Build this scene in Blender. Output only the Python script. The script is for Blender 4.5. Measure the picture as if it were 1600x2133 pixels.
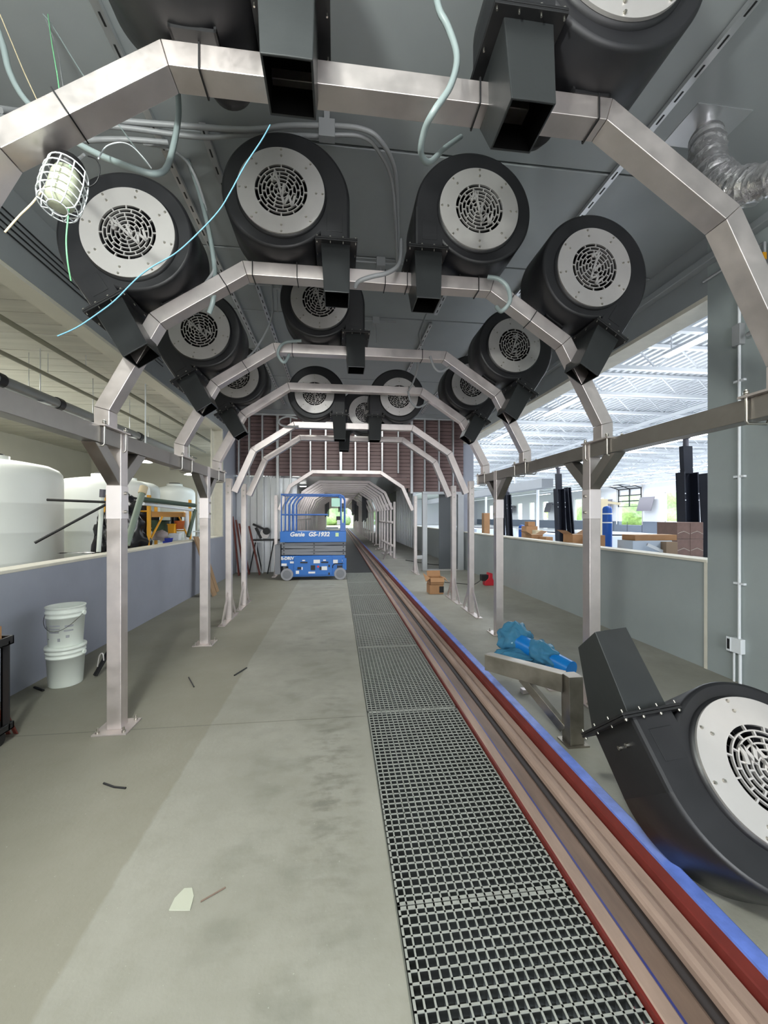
import bpy, math, random
from mathutils import Vector, Matrix, noise
random.seed(7)
for o in list(bpy.data.objects): bpy.data.objects.remove(o)
SC = bpy.context.scene
COL = SC.collection
PI = math.pi
# ------------------------------------------------------------------ camera, world, light, exposure
F = 830.0; TH = math.atan(97/830.0); CT, ST = math.cos(TH), math.sin(TH)
cam = bpy.data.objects.new('camera', bpy.data.cameras.new('camera')); COL.objects.link(cam)
cam.location = (0, 0, 1.6); cam.rotation_euler = (PI/2, 0, -TH)
cam.data.sensor_width = 36; cam.data.lens = F*36/2133; cam.data.shift_y = 10.5/2133
cam.data.clip_start = .05; cam.data.clip_end = 300
SC.camera = cam
SC.view_settings.view_transform = 'Standard'; SC.view_settings.look = 'None'
SC.view_settings.gamma = 1; SC.view_settings.exposure = 0.38
try: SC.view_settings.use_curve_mapping = False
except Exception: pass
W = bpy.data.worlds.new('world'); SC.world = W; W.use_nodes = True
bg = W.node_tree.nodes['Background']; bg.inputs[0].default_value = (.80, .92, 1, 1); bg.inputs[1].default_value = 4.0

def area(name, loc, rot, sx, sy, power, col=(1, 1, 1)):
    l = bpy.data.lights.new(name, 'AREA'); l.shape = 'RECTANGLE'; l.size = sx; l.size_y = sy
    l.energy = power; l.color = col
    o = bpy.data.objects.new(name, l); o.location = loc; o.rotation_euler = rot; COL.objects.link(o)
    return o
# strip fitting hanging behind the photographer (casts the post shadows), daylight through the open end behind
area('bay_strip_light', (-.85, -.25, 3.35), (math.radians(18), 0, 0), 1.1, .12, 55, (.96, 1, .93))
pl = bpy.data.lights.new('bay_work_light', 'POINT'); pl.energy = 225; pl.shadow_soft_size = .10; pl.color = (.95, 1, .94)
po = bpy.data.objects.new('bay_work_light', pl); po.location = (-.85, -.25, 3.3); COL.objects.link(po)
area('open_end_daylight', (.4, -6.2, 2.1), (math.radians(96), 0, 0), 4.6, 3.2, 165, (1, .96, .98))
area('ceiling_bounce_fill', (.4, -5.0, .25), (math.radians(150), 0, 0), 4.5, 2.0, 165, (1, .98, .96))  # added lamp aimed upward, stands in for bounced daylight to brighten the ceiling
area('bay_far_fill', (.5, 8.6, 4.42), (math.radians(22), 0, 0), 2.4, .3, 85, (.97, 1, .97))  # added fill without a fitting, lifts the far floor and siding wall
su = bpy.data.lights.new('sun', 'SUN'); su.energy = 5; su.angle = .01
so = bpy.data.objects.new('sun', su); so.rotation_euler = (math.radians(-35), math.radians(25), 0); COL.objects.link(so)
area('tank_room_light', (-6, 5.5, 3.75), (0, 0, 0), 1.2, 12, 300, (1, .99, .93))
for x_ in (8, 15, 22.5, 29):
    area('workshop_strip_light', (x_, 22, 4.6), (0, 0, 0), 1.0, 42, 1250, (.94, .97, 1))
    area('workshop_uplight', (x_, 22, 3.6), (PI, 0, 0), 1.0, 42, 500, (.94, .97, 1))
area('workshop_far_light', (16, 62, 4.6), (0, 0, 0), 20, 34, 2500, (.94, .97, 1))
area('tunnel_light', (-1.6, 18, 3.1), (0, 0, 0), .5, 10, 60, (1, 1, 1))
area('tunnel_far_light', (.3, 42, 3.1), (0, 0, 0), 1, 26, 180, (1, 1, 1))

# ------------------------------------------------------------------ materials
def lin(c):
    return tuple(((v/255)/12.92 if v/255 <= .04045 else ((v/255+.055)/1.055)**2.4) for v in c) + (1,)
MT = {}
def mat(name, rgb, rough=.6, metal=0., var=0., vscale=4., bump=0., bscale=60., rvar=0., stretch=(1, 1, 1), spec=.5, coat=0.):
    if name in MT: return MT[name]
    m = bpy.data.materials.new(name); m.use_nodes = True; MT[name] = m
    N, L = m.node_tree.nodes, m.node_tree.links
    b = N['Principled BSDF']; base = lin(rgb)
    b.inputs['Base Color'].default_value = base; b.inputs['Roughness'].default_value = rough
    b.inputs['Metallic'].default_value = metal; b.inputs['Specular IOR Level'].default_value = spec
    if coat: b.inputs['Coat Weight'].default_value = coat
    if var or bump or rvar:
        tc = N.new('ShaderNodeTexCoord'); mp = N.new('ShaderNodeMapping'); mp.inputs['Scale'].default_value = stretch
        L.new(tc.outputs['Object'], mp.inputs[0])
    if var or rvar:
        n = N.new('ShaderNodeTexNoise'); n.inputs['Scale'].default_value = vscale; n.inputs['Detail'].default_value = 6
        n.inputs['Roughness'].default_value = .6
        L.new(mp.outputs[0], n.inputs['Vector'])
        if var:
            r = N.new('ShaderNodeValToRGB'); r.color_ramp.elements[0].position = .3; r.color_ramp.elements[1].position = .7
            r.color_ramp.elements[0].color = tuple(v*(1-var) for v in base[:3])+(1,)
            r.color_ramp.elements[1].color = tuple(min(1, v*(1+var)) for v in base[:3])+(1,)
            L.new(n.outputs['Fac'], r.inputs[0]); L.new(r.outputs[0], b.inputs['Base Color'])
        if rvar:
            mr = N.new('ShaderNodeMapRange'); mr.inputs[3].default_value = rough-rvar; mr.inputs[4].default_value = rough+rvar
            mr.inputs[1].default_value = .3; mr.inputs[2].default_value = .7
            L.new(n.outputs['Fac'], mr.inputs[0]); L.new(mr.outputs[0], b.inputs['Roughness'])
    if bump:
        n2 = N.new('ShaderNodeTexNoise'); n2.inputs['Scale'].default_value = bscale; n2.inputs['Detail'].default_value = 4
        L.new(mp.outputs[0], n2.inputs['Vector'])
        bp = N.new('ShaderNodeBump'); bp.inputs['Strength'].default_value = bump; bp.inputs['Distance'].default_value = .01
        L.new(n2.outputs['Fac'], bp.inputs['Height']); L.new(bp.outputs[0], b.inputs['Normal'])
    return m
def emit(name, rgb, s):
    if name in MT: return MT[name]
    m = bpy.data.materials.new(name); m.use_nodes = True; MT[name] = m
    b = m.node_tree.nodes['Principled BSDF']; b.inputs['Base Color'].default_value = lin(rgb)
    b.inputs['Emission Color'].default_value = lin(rgb); b.inputs['Emission Strength'].default_value = s
    return m

def concrete():
    m = bpy.data.materials.new('concrete'); m.use_nodes = True; N, L = m.node_tree.nodes, m.node_tree.links
    b = N['Principled BSDF']; b.inputs['Roughness'].default_value = .62; b.inputs['Specular IOR Level'].default_value = .35
    g = N.new('ShaderNodeNewGeometry'); sp = N.new('ShaderNodeSeparateXYZ'); L.new(g.outputs['Position'], sp.inputs[0])
    def M(op, a, c=None, clamp=False):
        n = N.new('ShaderNodeMath'); n.operation = op; n.use_clamp = clamp
        for i, v in enumerate((a, c)):
            if v is None: continue
            if isinstance(v, (int, float)): n.inputs[i].default_value = v
            else: L.new(v, n.inputs[i])
        return n.outputs[0]
    def NZ(scale, detail=5, st=(1, 1, 1), rough=.55):
        mp = N.new('ShaderNodeMapping'); mp.inputs['Scale'].default_value = st; L.new(g.outputs['Position'], mp.inputs[0])
        n = N.new('ShaderNodeTexNoise'); n.inputs['Scale'].default_value = scale; n.inputs['Detail'].default_value = detail
        n.inputs['Roughness'].default_value = rough; L.new(mp.outputs[0], n.inputs['Vector']); return n.outputs['Fac']
    def step(v, lo, hi):
        r = N.new('ShaderNodeMapRange'); r.inputs[1].default_value = lo; r.inputs[2].default_value = hi; L.new(v, r.inputs[0]); return r.outputs[0]
    def mixc(fac, a, c):
        n = N.new('ShaderNodeMix'); n.data_type = 'RGBA'
        if isinstance(fac, (int, float)): n.inputs[0].default_value = fac
        else: L.new(fac, n.inputs[0])
        for i, v in ((6, a), (7, c)):
            if isinstance(v, tuple): n.inputs[i].default_value = v
            else: L.new(v, n.inputs[i])
        return n.outputs[2]
    X, Y = sp.outputs[0], sp.outputs[1]
    col = mixc(step(NZ(1.3, 6), .3, .7), lin((138, 136, 126)), lin((158, 156, 147)))
    col = mixc(M('MULTIPLY', step(NZ(7, 8, rough=.7), .45, .75), .35), col, lin((128, 126, 112)))
    # darker floor tone left of a slightly ragged edge
    edge = M('ADD', X, M('MULTIPLY', M('SUBTRACT', NZ(9, 3), .5), .035))
    left = M('SUBTRACT', 1.0, step(edge, -.975, -.955))
    col = mixc(M('MULTIPLY', left, .55), col, lin((122, 118, 103)))
    # scuffs of tyres beside the trench
    band = M('MULTIPLY', step(X, -.28, -.1), M('SUBTRACT', 1.0, step(X, .05, .2)))
    band = M('MULTIPLY', band, M('MULTIPLY', step(Y, 1.3, 2.2), M('SUBTRACT', 1.0, step(Y, 2.7, 4.2))))
    sc = step(NZ(7, 5, (1, 2.0, 1)), .46, .66)
    col = mixc(M('MULTIPLY', M('MULTIPLY', band, sc), .55), col, lin((92, 90, 82)))
    band2 = M('MULTIPLY', step(X, -.75, -.4), M('SUBTRACT', 1.0, step(X, .0, .2)))
    col = mixc(M('MULTIPLY', M('MULTIPLY', band2, step(NZ(3.2, 6, (1, 1.6, 1)), .5, .72)), .55), col, lin((112, 112, 102)))
    # sawn joint
    j = M('ABSOLUTE', M('SUBTRACT', M('PINGPONG', M('ADD', Y, 2.1), 2.65), 0.0))
    joint = M('MULTIPLY', M('SUBTRACT', 1.0, step(j, .003, .009)), M('SUBTRACT', 1.0, step(X, .2, .24)))
    col = mixc(M('MULTIPLY', joint, .5), col, lin((90, 88, 80)))
    spk = step(NZ(70, 2), .72, .76)
    col = mixc(M('MULTIPLY', spk, .35), col, lin((205, 205, 190)))
    L.new(col, b.inputs['Base Color'])
    bp = N.new('ShaderNodeBump'); bp.inputs['Strength'].default_value = .15; bp.inputs['Distance'].default_value = .01
    L.new(NZ(45, 5), bp.inputs['Height']); L.new(bp.outputs[0], b.inputs['Normal'])
    return m
M_CONC = concrete()
M_SS = mat('stainless_steel', (214, 205, 202), .42, .92, var=.07, vscale=9, rvar=.08, bump=.04, bscale=14)
M_GALV = mat('galvanised_steel', (206, 208, 210), .30, .8, var=.05, vscale=3)
M_SSD = mat('dusty_stainless_steel', (150, 144, 134), .40, .9, var=.22, vscale=7, rvar=.12)
M_SSB = mat('shade_darkened_steel', (150, 145, 140), .40, .93, var=.10, vscale=7, rvar=.08)  # stainless copy darkened: dim reflections of beams and braces put into the colour
M_ALU = mat('brushed_aluminium_plate', (198, 194, 192), .42, .55, var=.04, vscale=5)
M_BLACK = mat('black_polyethylene', (28, 28, 31), .42, 0, var=.22, vscale=3, rvar=.10, bump=.05, bscale=25)
M_NOZ = mat('nozzle_polyethylene', (40, 42, 43), .34, 0, var=.15, vscale=3, bump=.04, bscale=25)
M_BLACKM = mat('black_painted_metal', (20, 20, 22), .5, 0)
M_DARKIN = mat('dark_interior', (12, 12, 13), .8)
M_IMP = mat('dark_impeller', (70, 70, 72), .35, .9)
M_BOLT = mat('zinc_bolt', (190, 186, 178), .3, 1.)
M_CEIL = mat('grey_ceiling_paint', (146, 151, 153), .34, 0, var=.05, vscale=1.5, bump=.10, bscale=6)
M_WALLR = mat('grey_green_wall_paint', (156, 164, 164), .36, 0, var=.05, vscale=2, bump=.25, bscale=9)
M_WALLL = mat('grey_blue_wall_paint', (150, 154, 166), .42, 0, var=.05, vscale=2, bump=.15, bscale=9)
M_CAP = mat('cream_wall_cap', (214, 210, 196), .6, 0, var=.06, vscale=6)
M_CREAM = mat('cream_wall', (205, 202, 188), .7, 0, var=.04, vscale=1)
M_PLANK = mat('pale_board_ceiling', (198, 196, 184), .75, 0, var=.10, vscale=2.2, stretch=(.3, 4, 1))
M_WHITE = mat('white_paint', (226, 230, 234), .55)
M_DECK = mat('white_roof_deck', (205, 209, 213), .5)
M_WALLW = mat('white_workshop_wall', (214, 216, 222), .6)
M_WAIN = mat('slate_wainscot', (96, 106, 122), .5)
M_BROWN = mat('brown_siding', (116, 95, 94), .5, 0, var=.10, vscale=2, stretch=(.3, 1, 4))
M_GRATE = mat('grey_fibreglass', (150, 152, 146), .6, 0, var=.10, vscale=12, bump=.2, bscale=90)
M_TAN = mat('dusty_tan_rail', (152, 130, 118), .6, 0, var=.20, vscale=5, stretch=(2, .4, 2))
M_TAN2 = mat('dusty_brown_channel', (116, 96, 84), .6, 0, var=.25, vscale=5, stretch=(2, .4, 2))
M_REDM = mat('oxide_red_steel', (104, 36, 30), .5, 0, var=.2, vscale=6)
M_BLUE = mat('blue_painted_steel', (98, 122, 200), .4, 0, var=.30, vscale=7)
M_BLUE2 = mat('dark_blue_strip', (54, 62, 128), .5, 0, var=.15, vscale=10)
M_PLASW = mat('white_bucket_plastic', (222, 228, 220), .35, 0)
M_TANK = mat('white_tank_plastic', (222, 226, 222), .4, 0, var=.03, vscale=1)
M_CARD = mat('cardboard', (172, 130, 92), .8, 0, var=.07, vscale=6)
M_CARDW = mat('wrapped_cardboard', (128, 104, 96), .35, 0, var=.12, vscale=8, bump=.4, bscale=8)
M_COND = mat('grey_conduit', (150, 152, 154), .4)
M_COND2 = mat('pale_flexible_conduit', (134, 146, 146), .35)
M_GRN = mat('green_pipe', (66, 84, 70), .45)
M_GRNP = mat('pale_green_pipe', (128, 142, 128), .45)
M_YEL = mat('yellow_scaffold', (224, 160, 30), .45)
M_WOOD = mat('bare_wood', (150, 122, 92), .7, 0, var=.15, vscale=6, stretch=(6, 6, .6))
M_PLY = mat('pale_timber', (206, 190, 158), .7)
M_REDW = mat('red_brown_board', (106, 48, 38), .6, 0, var=.1, vscale=5)
M_GENIE = mat('lift_blue', (26, 104, 186), .4, 0)
M_GENIER = mat('lift_rail_blue', (60, 104, 176), .4, 0)
M_LGREY = mat('lift_grey', (122, 124, 130), .5)
M_TYRE = mat('grey_tyre', (150, 150, 156), .7)
M_LABEL = mat('white_sticker', (232, 232, 232), .5)
M_NAVY = mat('navy_black_column', (26, 30, 42), .4)
M_BOLL = mat('bollard_blue', (18, 84, 172), .4)
M_FOIL = mat('foil_duct', (232, 230, 232), .26, .85, bump=.8, bscale=22)
M_BAG = mat('black_plastic_sheet', (26, 26, 30), .22, 0, bump=.6, bscale=8)
M_RED = mat('red_plastic', (206, 36, 52), .4)
M_PANEL = mat('dark_grey_panel', (92, 90, 100), .5)
M_ORANGE = mat('orange_pot', (190, 100, 50), .5)
M_LED = emit('led_strip', (230, 240, 255), 6.0)
M_LEDW = emit('led_lamp', (255, 255, 250), 14.0)
M_GRASS = mat('grass', (196, 204, 140), .9, 0, var=.3, vscale=2)
M_LEAF = mat('leaves', (150, 172, 128), .8, 0, var=.3, vscale=3)
def bag_blue():
    m = mat('blue_film', (84, 150, 186), .12, 0, bump=.8, bscale=22)
    b = m.node_tree.nodes['Principled BSDF']; b.inputs['Transmission Weight'].default_value = .35; b.inputs['IOR'].default_value = 1.2
    return m
M_FILM = bag_blue()

# ------------------------------------------------------------------ helpers
def P(px, py, d):                       # a point seen in the photograph, d metres ahead
    u = (px-800)/F*d
    return Vector((u*CT + d*ST, -u*ST + d*CT, 1.6 + (1077-py)/F*d))
def wloc(o):
    v = Vector((0, 0, 0))
    while o is not None: v += o.location; o = o.parent
    return v
class MB:
    def __init__(s): s.v = []; s.f = []; s.sm = []
    def add(s, vs, fs, smooth=False):
        n = len(s.v); s.v += [Vector(v) for v in vs]
        for f in fs: s.f.append(tuple(i+n for i in f)); s.sm.append(smooth)
        return s
    def box(s, x0, x1, y0, y1, z0, z1, M=None):
        vs = [Vector((x, y, z)) for x in (x0, x1) for y in (y0, y1) for z in (z0, z1)]
        if M is not None: vs = [M @ v for v in vs]
        return s.add(vs, [(0, 1, 3, 2), (4, 6, 7, 5), (0, 4, 5, 1), (2, 3, 7, 6), (0, 2, 6, 4), (1, 5, 7, 3)])
    def hexa(s, b, t):                  # 4 bottom, 4 top points (same winding)
        return s.add(list(b)+list(t), [(3, 2, 1, 0), (4, 5, 6, 7), (0, 1, 5, 4), (1, 2, 6, 5), (2, 3, 7, 6), (3, 0, 4, 7)])
    def prism(s, poly, axis, a, b, M=None):
        n = len(poly)
        def mk(p, t):
            v = {'x': (t, p[0], p[1]), 'y': (p[0], t, p[1]), 'z': (p[0], p[1], t)}[axis]
            v = Vector(v); return M @ v if M is not None else v
        vs = [mk(p, a) for p in poly]+[mk(p, b) for p in poly]
        fs = [tuple(range(n-1, -1, -1)), tuple(range(n, 2*n))]+[(i, (i+1) % n, (i+1) % n+n, i+n) for i in range(n)]
        return s.add(vs, fs)
    def bar(s, p, q, w, h, up=(0, 0, 1)):
        p, q = Vector(p), Vector(q); t = (q-p).normalized(); up = Vector(up)
        if abs(t.dot(up)) > .98: up = Vector((0, 1, 0))
        a = t.cross(up).normalized()*w/2; b = a.cross(t).normalized()*h/2
        return s.hexa([p-a-b, p+a-b, p+a+b, p-a+b], [q-a-b, q+a-b, q+a+b, q-a+b])
    def tube(s, pts, r, n=8, cap=True):
        pts = [Vector(p) for p in pts]; m = len(pts)
        rs = r if isinstance(r, (list, tuple)) else [r]*m
        ts = []
        for i in range(m):
            a = pts[max(0, i-1)]; b = pts[min(m-1, i+1)]; ts.append((b-a).normalized())
        ref = Vector((0, 0, 1)) if abs(ts[0].z) < .9 else Vector((1, 0, 0))
        u = ts[0].cross(ref).normalized(); vs = []
        for i in range(m):
            u = (u - ts[i]*u.dot(ts[i])).normalized(); w = ts[i].cross(u)
            for k in range(n):
                a = 2*PI*k/n; vs.append(pts[i]+(u*math.cos(a)+w*math.sin(a))*rs[i])
        fs = [(i*n+k, i*n+(k+1) % n, (i+1)*n+(k+1) % n, (i+1)*n+k) for i in range(m-1) for k in range(n)]
        s.add(vs, fs, True)
        if cap:
            s.add(vs[:n], [tuple(range(n-1, -1, -1))]); s.add(vs[-n:], [tuple(range(n))])
        return s
    def lathe(s, prof, n=32, c=(0, 0, 0), M=None, smooth=True):     # profile of (radius, z)
        c = Vector(c); vs = []
        for r, z in prof:
            for k in range(n):
                a = 2*PI*k/n; v = Vector((r*math.cos(a), r*math.sin(a), z)); vs.append((M @ v if M is not None else v)+c)
        fs = [(i*n+k, i*n+(k+1) % n, (i+1)*n+(k+1) % n, (i+1)*n+k) for i in range(len(prof)-1) for k in range(n)]
        return s.add(vs, fs, smooth)
    def build(s, name, m, parent=None, bevel=0., mirror=False):
        off = wloc(parent) if parent is not None else Vector((0, 0, 0))
        me = bpy.data.meshes.new(name)
        vs = [(-v.x if mirror else v.x, v.y, v.z) for v in s.v]
        vs = [(v[0]-off.x, v[1]-off.y, v[2]-off.z) for v in vs]
        fs = [tuple(reversed(f)) for f in s.f] if mirror else s.f
        me.from_pydata(vs, [], fs); me.polygons.foreach_set('use_smooth', s.sm); me.materials.append(m); me.update()
        o = bpy.data.objects.new(name, me); COL.objects.link(o)
        if parent is not None: o.parent = parent
        if bevel:
            b = o.modifiers.new('bevel', 'BEVEL'); b.width = bevel; b.segments = 2; b.limit_method = 'ANGLE'; b.angle_limit = math.radians(40)
            b.harden_normals = False
        return o
def tag(o, label, cat, group=None, kind=None):
    o['label'] = label; o['category'] = cat
    if group: o['group'] = group
    if kind: o['kind'] = kind
    return o
def thing(name, label, cat, loc=(0, 0, 0), group=None):
    o = bpy.data.objects.new(name, None); o.location = loc; o.empty_display_size = .1; COL.objects.link(o)
    return tag(o, label, cat, group)
def struct(o): o['kind'] = 'structure'; return o
def stuff(o): o['kind'] = 'stuff'; return o
KIDS = {}
def kids(o): return [c for c in bpy.data.objects if c.parent == o]
def tree(o): return (o, [tree(c) for c in kids(o)])
def copy_tree(t, parent=None):
    o, ch = t; c = o.copy(); COL.objects.link(c)
    if parent is not None: c.parent = parent
    for x in ch: copy_tree(x, c)
    return c
def relabel(o, label, cat=None, group=None):
    o['label'] = label
    if cat: o['category'] = cat
    if group: o['group'] = group
    return o
def smooth_path(pts, k=6):
    pts = [Vector(p) for p in pts]; out = []
    for i in range(len(pts)-1):
        p0 = pts[max(i-1, 0)]; p1 = pts[i]; p2 = pts[i+1]; p3 = pts[min(i+2, len(pts)-1)]
        for j in range(k):
            t = j/k; out.append(.5*((2*p1)+(p2-p0)*t+(2*p0-5*p1+4*p2-p3)*t*t+(3*p1-p0-3*p2+p3)*t**3))
    out.append(pts[-1]); return out
def bx(name, m, x0, x1, y0, y1, z0, z1, parent=None, bevel=0.): return MB().box(x0, x1, y0, y1, z0, z1).build(name, m, parent, bevel)
def text(name, s, size, m, parent, loc, rot=(PI/2, 0, 0), ext=.002, shear=0., bold=0.):
    cu = bpy.data.curves.new(name, 'FONT'); cu.body = s; cu.size = size; cu.extrude = ext; cu.shear = shear; cu.offset = bold
    cu.resolution_u = 3
    t = bpy.data.objects.new(name, cu); COL.objects.link(t); bpy.context.view_layer.update()
    me = bpy.data.meshes.new_from_object(t); bpy.data.objects.remove(t)
    me.materials.clear(); me.materials.append(m)
    o = bpy.data.objects.new(name, me); COL.objects.link(o); o.parent = parent
    o.location = Vector(loc)-wloc(parent); o.rotation_euler = rot; return o

# ------------------------------------------------------------------ room shell of the wash bay
XL, XR, CZ, YB = -2.90, 3.86, 4.55, 11.9
GX0, GX1, CX0, CX1 = .242, .998, 1.0, 1.45
struct(bx('floor', M_CONC, -9.3, GX0, -9, 60, -.3, 0))
struct(bx('floor', M_CONC, CX1, 4.1, -9, 60, -.3, 0))
struct(bx('floor', mat('workshop_floor', (176, 180, 184), .5), 4.1, 31.2, -9, 86, -.3, 0))
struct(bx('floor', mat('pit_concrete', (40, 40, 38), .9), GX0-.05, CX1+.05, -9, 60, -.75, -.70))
struct(bx('trim_1', mat('trench_edge_angle', (110, 112, 104), .6, .3), GX0-.006, GX0, -2, 60, -.3, .001))
ceil = struct(bx('ceiling', M_CEIL, XL-.05, XR+.05, -6.2, 13.2, CZ+.03, CZ+.15))
y = -6.2
while y < YB-.05:                                      # precast slabs with open joints between them
    bx('ceiling_slab', M_CEIL, XL, XR, y+.012, min(y+1.34, YB-.02)-.012, CZ, CZ+.05, ceil, .006); y += 1.34
for (a, b, z0, z1) in ((XL, -2.0, 0, CZ), (2.9, XR, 0, CZ), (-2.0, 2.9, 3.6, CZ)):
    struct(bx('wall_front', M_WALLR, a, b, -6.4, -6.22, z0, z1))
# left side: low wall, bulkhead over the opening, pier at the far end
wl = struct(bx('wall_left', M_WALLL, XL-.2, XL, -9, 10.6, 0, 1.10))
struct(bx('trim_2', M_CAP, XL-.21, XL+.005, -9, 10.6, 1.10, 1.13, bevel=.004))
struct(bx('wall_left', M_CEIL, XL-.22, XL, -9, 12.6, 3.84, CZ+.1))
struct(bx('trim_3', M_CREAM, XL-.24, XL-.01, -9, 12.6, 3.80, 3.84))
struct(bx('wall_left', M_WALLL, XL-.2, XL, 10.6, 13, 0, 3.84))
struct(bx('trim_4', M_CAP, XL-.22, XL-.2, 10.3, 10.7, 0, 3.8))
struct(bx('trim_4', M_CAP, XL-.215, XL-.005, 10.52, 10.6, 1.13, 3.8))
# right side
struct(bx('wall_right', M_WALLR, XR, XR+.22, -6.2, 3.76, 0, CZ+.1))
struct(bx('wall_right', M_WALLR, XR+.012, XR+.2, 3.76, 20, 0, 1.12))
struct(bx('trim_5', M_CAP, XR-.01, XR+.22, 3.76, 20, 1.12, 1.15, bevel=.004))
struct(bx('trim_6', M_CAP, XR-.002, XR+.02, 3.765, 3.80, 0, 1.12))
struct(bx('wall_right', M_CEIL, XR, XR+.25, 3.76, 60, 3.93, CZ+.1))
struct(bx('trim_7', M_CAP, XR-.0, XR+.30, 3.76, 60, 3.88, 3.93))
struct(bx('trim_8', M_CEIL, XR-.10, XR, -6, 11.8, 4.22, 4.30, bevel=.01))
struct(bx('wall_right', M_WALLL, XR, XR+.35, 12.0, 12.6, 0, 3.9))
# back wall: brown siding boards, studs, galvanised sheet below
bw = struct(bx('wall_back', M_DARKIN, XL, XR, YB+.04, YB+.1, 2.84, CZ+.1))
struct(bx('wall_back', M_DARKIN, 2.1, XR, YB+.04, YB+.1, 2.36, 2.84))
struct(bx('wall_back', M_GALV, XL, -1.95, YB+.03, YB+.06, 0, 2.78))
n = 20; hb = (CZ-2.36)/n
for i in range(n):
    z0 = 2.36+i*hb; x0 = XL+.01 if z0 > 2.74 else 1.3+(2.8-z0)*1.9
    MB().prism([(YB, z0+.005), (YB+.04, z0+.005), (YB+.04, z0+hb-.004), (YB+.022, z0+hb-.004)], 'x', x0, XR-.01).build('siding_board', M_BROWN, bw)
for i in range(9):                                     # galvanised sheets left of the tunnel mouth
    x0 = XL+.02+i*.19
    MB().box(x0, x0+.165, YB-.02, YB+.028, 0, 2.74).box(x0+.165, x0+.185, YB-.035, YB+.028, 0, 2.74).build('sheet_panel', M_GALV, bw, .004)
t = thing('header_track', 'horizontal galvanised track along the top of the brown siding wall', 'metal track', (0, YB-.2, CZ-.1))
MB().box(XL+.02, XR-.02, YB-.25, YB-.15, CZ-.05, CZ-.005).build('track', M_GALV, t)
MB().box(-1.0, -.02, YB-.24, YB-.16, 4.32, 4.36).build('crosspiece', M_GALV, t)
def stud(x, z0, z1, w=.04, lab=''):
    o = thing('wall_stud', lab, 'metal stud', (x, YB-.2, z0), 'steel studs in front of the brown siding wall')
    m = MB().box(x-w/2, x+w/2, YB-.25, YB-.245, z0, z1).box(x-w/2, x-w/2+.004, YB-.25, YB-.15, z0, z1).box(x+w/2-.004, x+w/2, YB-.25, YB-.15, z0, z1)
    m.build('web', M_GALV, o)
sx = [506, 526, 552, 582, 608, 648, 679, 710, 740, 768, 796, 830, 859, 887, 918, 949]
for i, px in enumerate(sx):
    d = 11.75; x = (px-703)*d/(F/CT)
    full = px in (552, 582, 859, 887); z0 = 0 if px in (552, 582) else (2.37 if px > 859 else (1.6+(1077-985)*d/F if 610 < px < 850 else (0 if px == 887 else 2.3)))
    w = .075 if px in (582, 710, 859) else .045
    stud(x, z0, CZ-.05, w, 'bright vertical steel stud, number %s from the left across the brown siding' % ['one', 'two', 'three', 'four', 'five', 'six', 'seven', 'eight', 'nine', 'ten', 'eleven', 'twelve', 'thirteen', 'fourteen', 'fifteen', 'sixteen'][i])
# framed doorway on the right
dr = struct(bpy.data.objects.new('door_1', None)); COL.objects.link(dr); dr.location = (3.1, YB-.15, 0)
MB().box(2.52, 2.66, YB-.26, YB-.12, 0, 2.28).build('door_jamb', M_GALV, dr, .004)
MB().box(3.60, 3.78, YB-.26, YB-.12, 0, 2.28).build('door_jamb', M_GALV, dr, .004)
MB().box(2.52, 3.78, YB-.26, YB-.12, 2.28, 2.36).build('door_header', M_GALV, dr, .004)
MB().box(2.66, 3.60, YB-.26, YB-.12, 0, .03).build('door_sill', M_ALU, dr)
MB().box(3.06, 3.60, YB-.1, YB-.06, .03, 2.28).build('door_leaf', mat('dark_grey_door', (84, 88, 92), .4), dr, .004)
MB().box(2.86, 3.06, YB+.4, YB+.44, .02, 1.15).build('door_post', M_WHITE, dr) if False else None
t = thing('low_brace', 'short pale horizontal brace between the far right arch post and the doorway', 'brace', (2.4, YB-.2, .3))
MB().box(2.28, 2.52, YB-.22, YB-.17, .35, .45).build('brace_bar', M_GALV, t); MB().box(2.26, 2.30, YB-.22, YB-.17, 0, 2.2).build('brace_upright', M_GALV, t)
# tunnel beyond the wall
tw = struct(bx('wall_left', M_GALV, -2.36, -2.32, 12.7, 60, 0, 3.3))
for i in range(60):
    y0 = 12.75+i*.5; MB().box(-2.32, -2.29, y0, y0+.05, 0, 3.3).build('sheet_seam', M_GALV, tw)
struct(bx('ceiling', M_GALV, -2.36, 3.9, 12.3, 60, 3.3, 3.36))
rw = struct(bx('wall_right', M_GALV, XR-.02, XR+.1, 20, 26, 0, 3.9))
for i in range(12):
    y0 = 20.02+i*.5; MB().box(XR-.045, XR-.02, y0, y0+.06, 0, 3.3).build('sheet_seam', M_GALV, rw)
struct(bx('wall_right', mat('slate_blue_wall', (92, 98, 112), .5), XR-.03, XR+.1, 26, 40, 0, 4.5))
struct(bx('wall_right', M_WHITE, XR-.02, XR+.1, 44, 60, 0, 4.5))
struct(bx('wall_right', mat('slate_blue_wall', (92, 98, 112), .5), 3.0, 3.25, 29, 29.6, 1.1, 3.3))
# far end of tunnel: white lintel, opening to daylight
struct(bx('wall_back', M_WHITE, -2.4, -1.6, 59.8, 60, 0, 3.3)); struct(bx('wall_back', M_WHITE, 3.0, 4.2, 59.8, 60, 0, 3.3))
struct(bx('wall_back', M_WHITE, -2.4, 4.2, 59.8, 60, 2.9, 3.4))
# ground outside
struct(bx('ground', M_GRASS, -60, 130, 86.5, 170, -.35, -.02)); struct(bx('ground', M_GRASS, -60, 30, 60, 86.5, -.35, -.02))
struct(bx('ground', M_GRASS, 31.4, 130, -20, 86.5, -.35, -.02)); struct(bx('ground', mat('asphalt', (120, 118, 116), .9), -9.3, 31.2, -30, -9, -.35, -.02))
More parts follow.
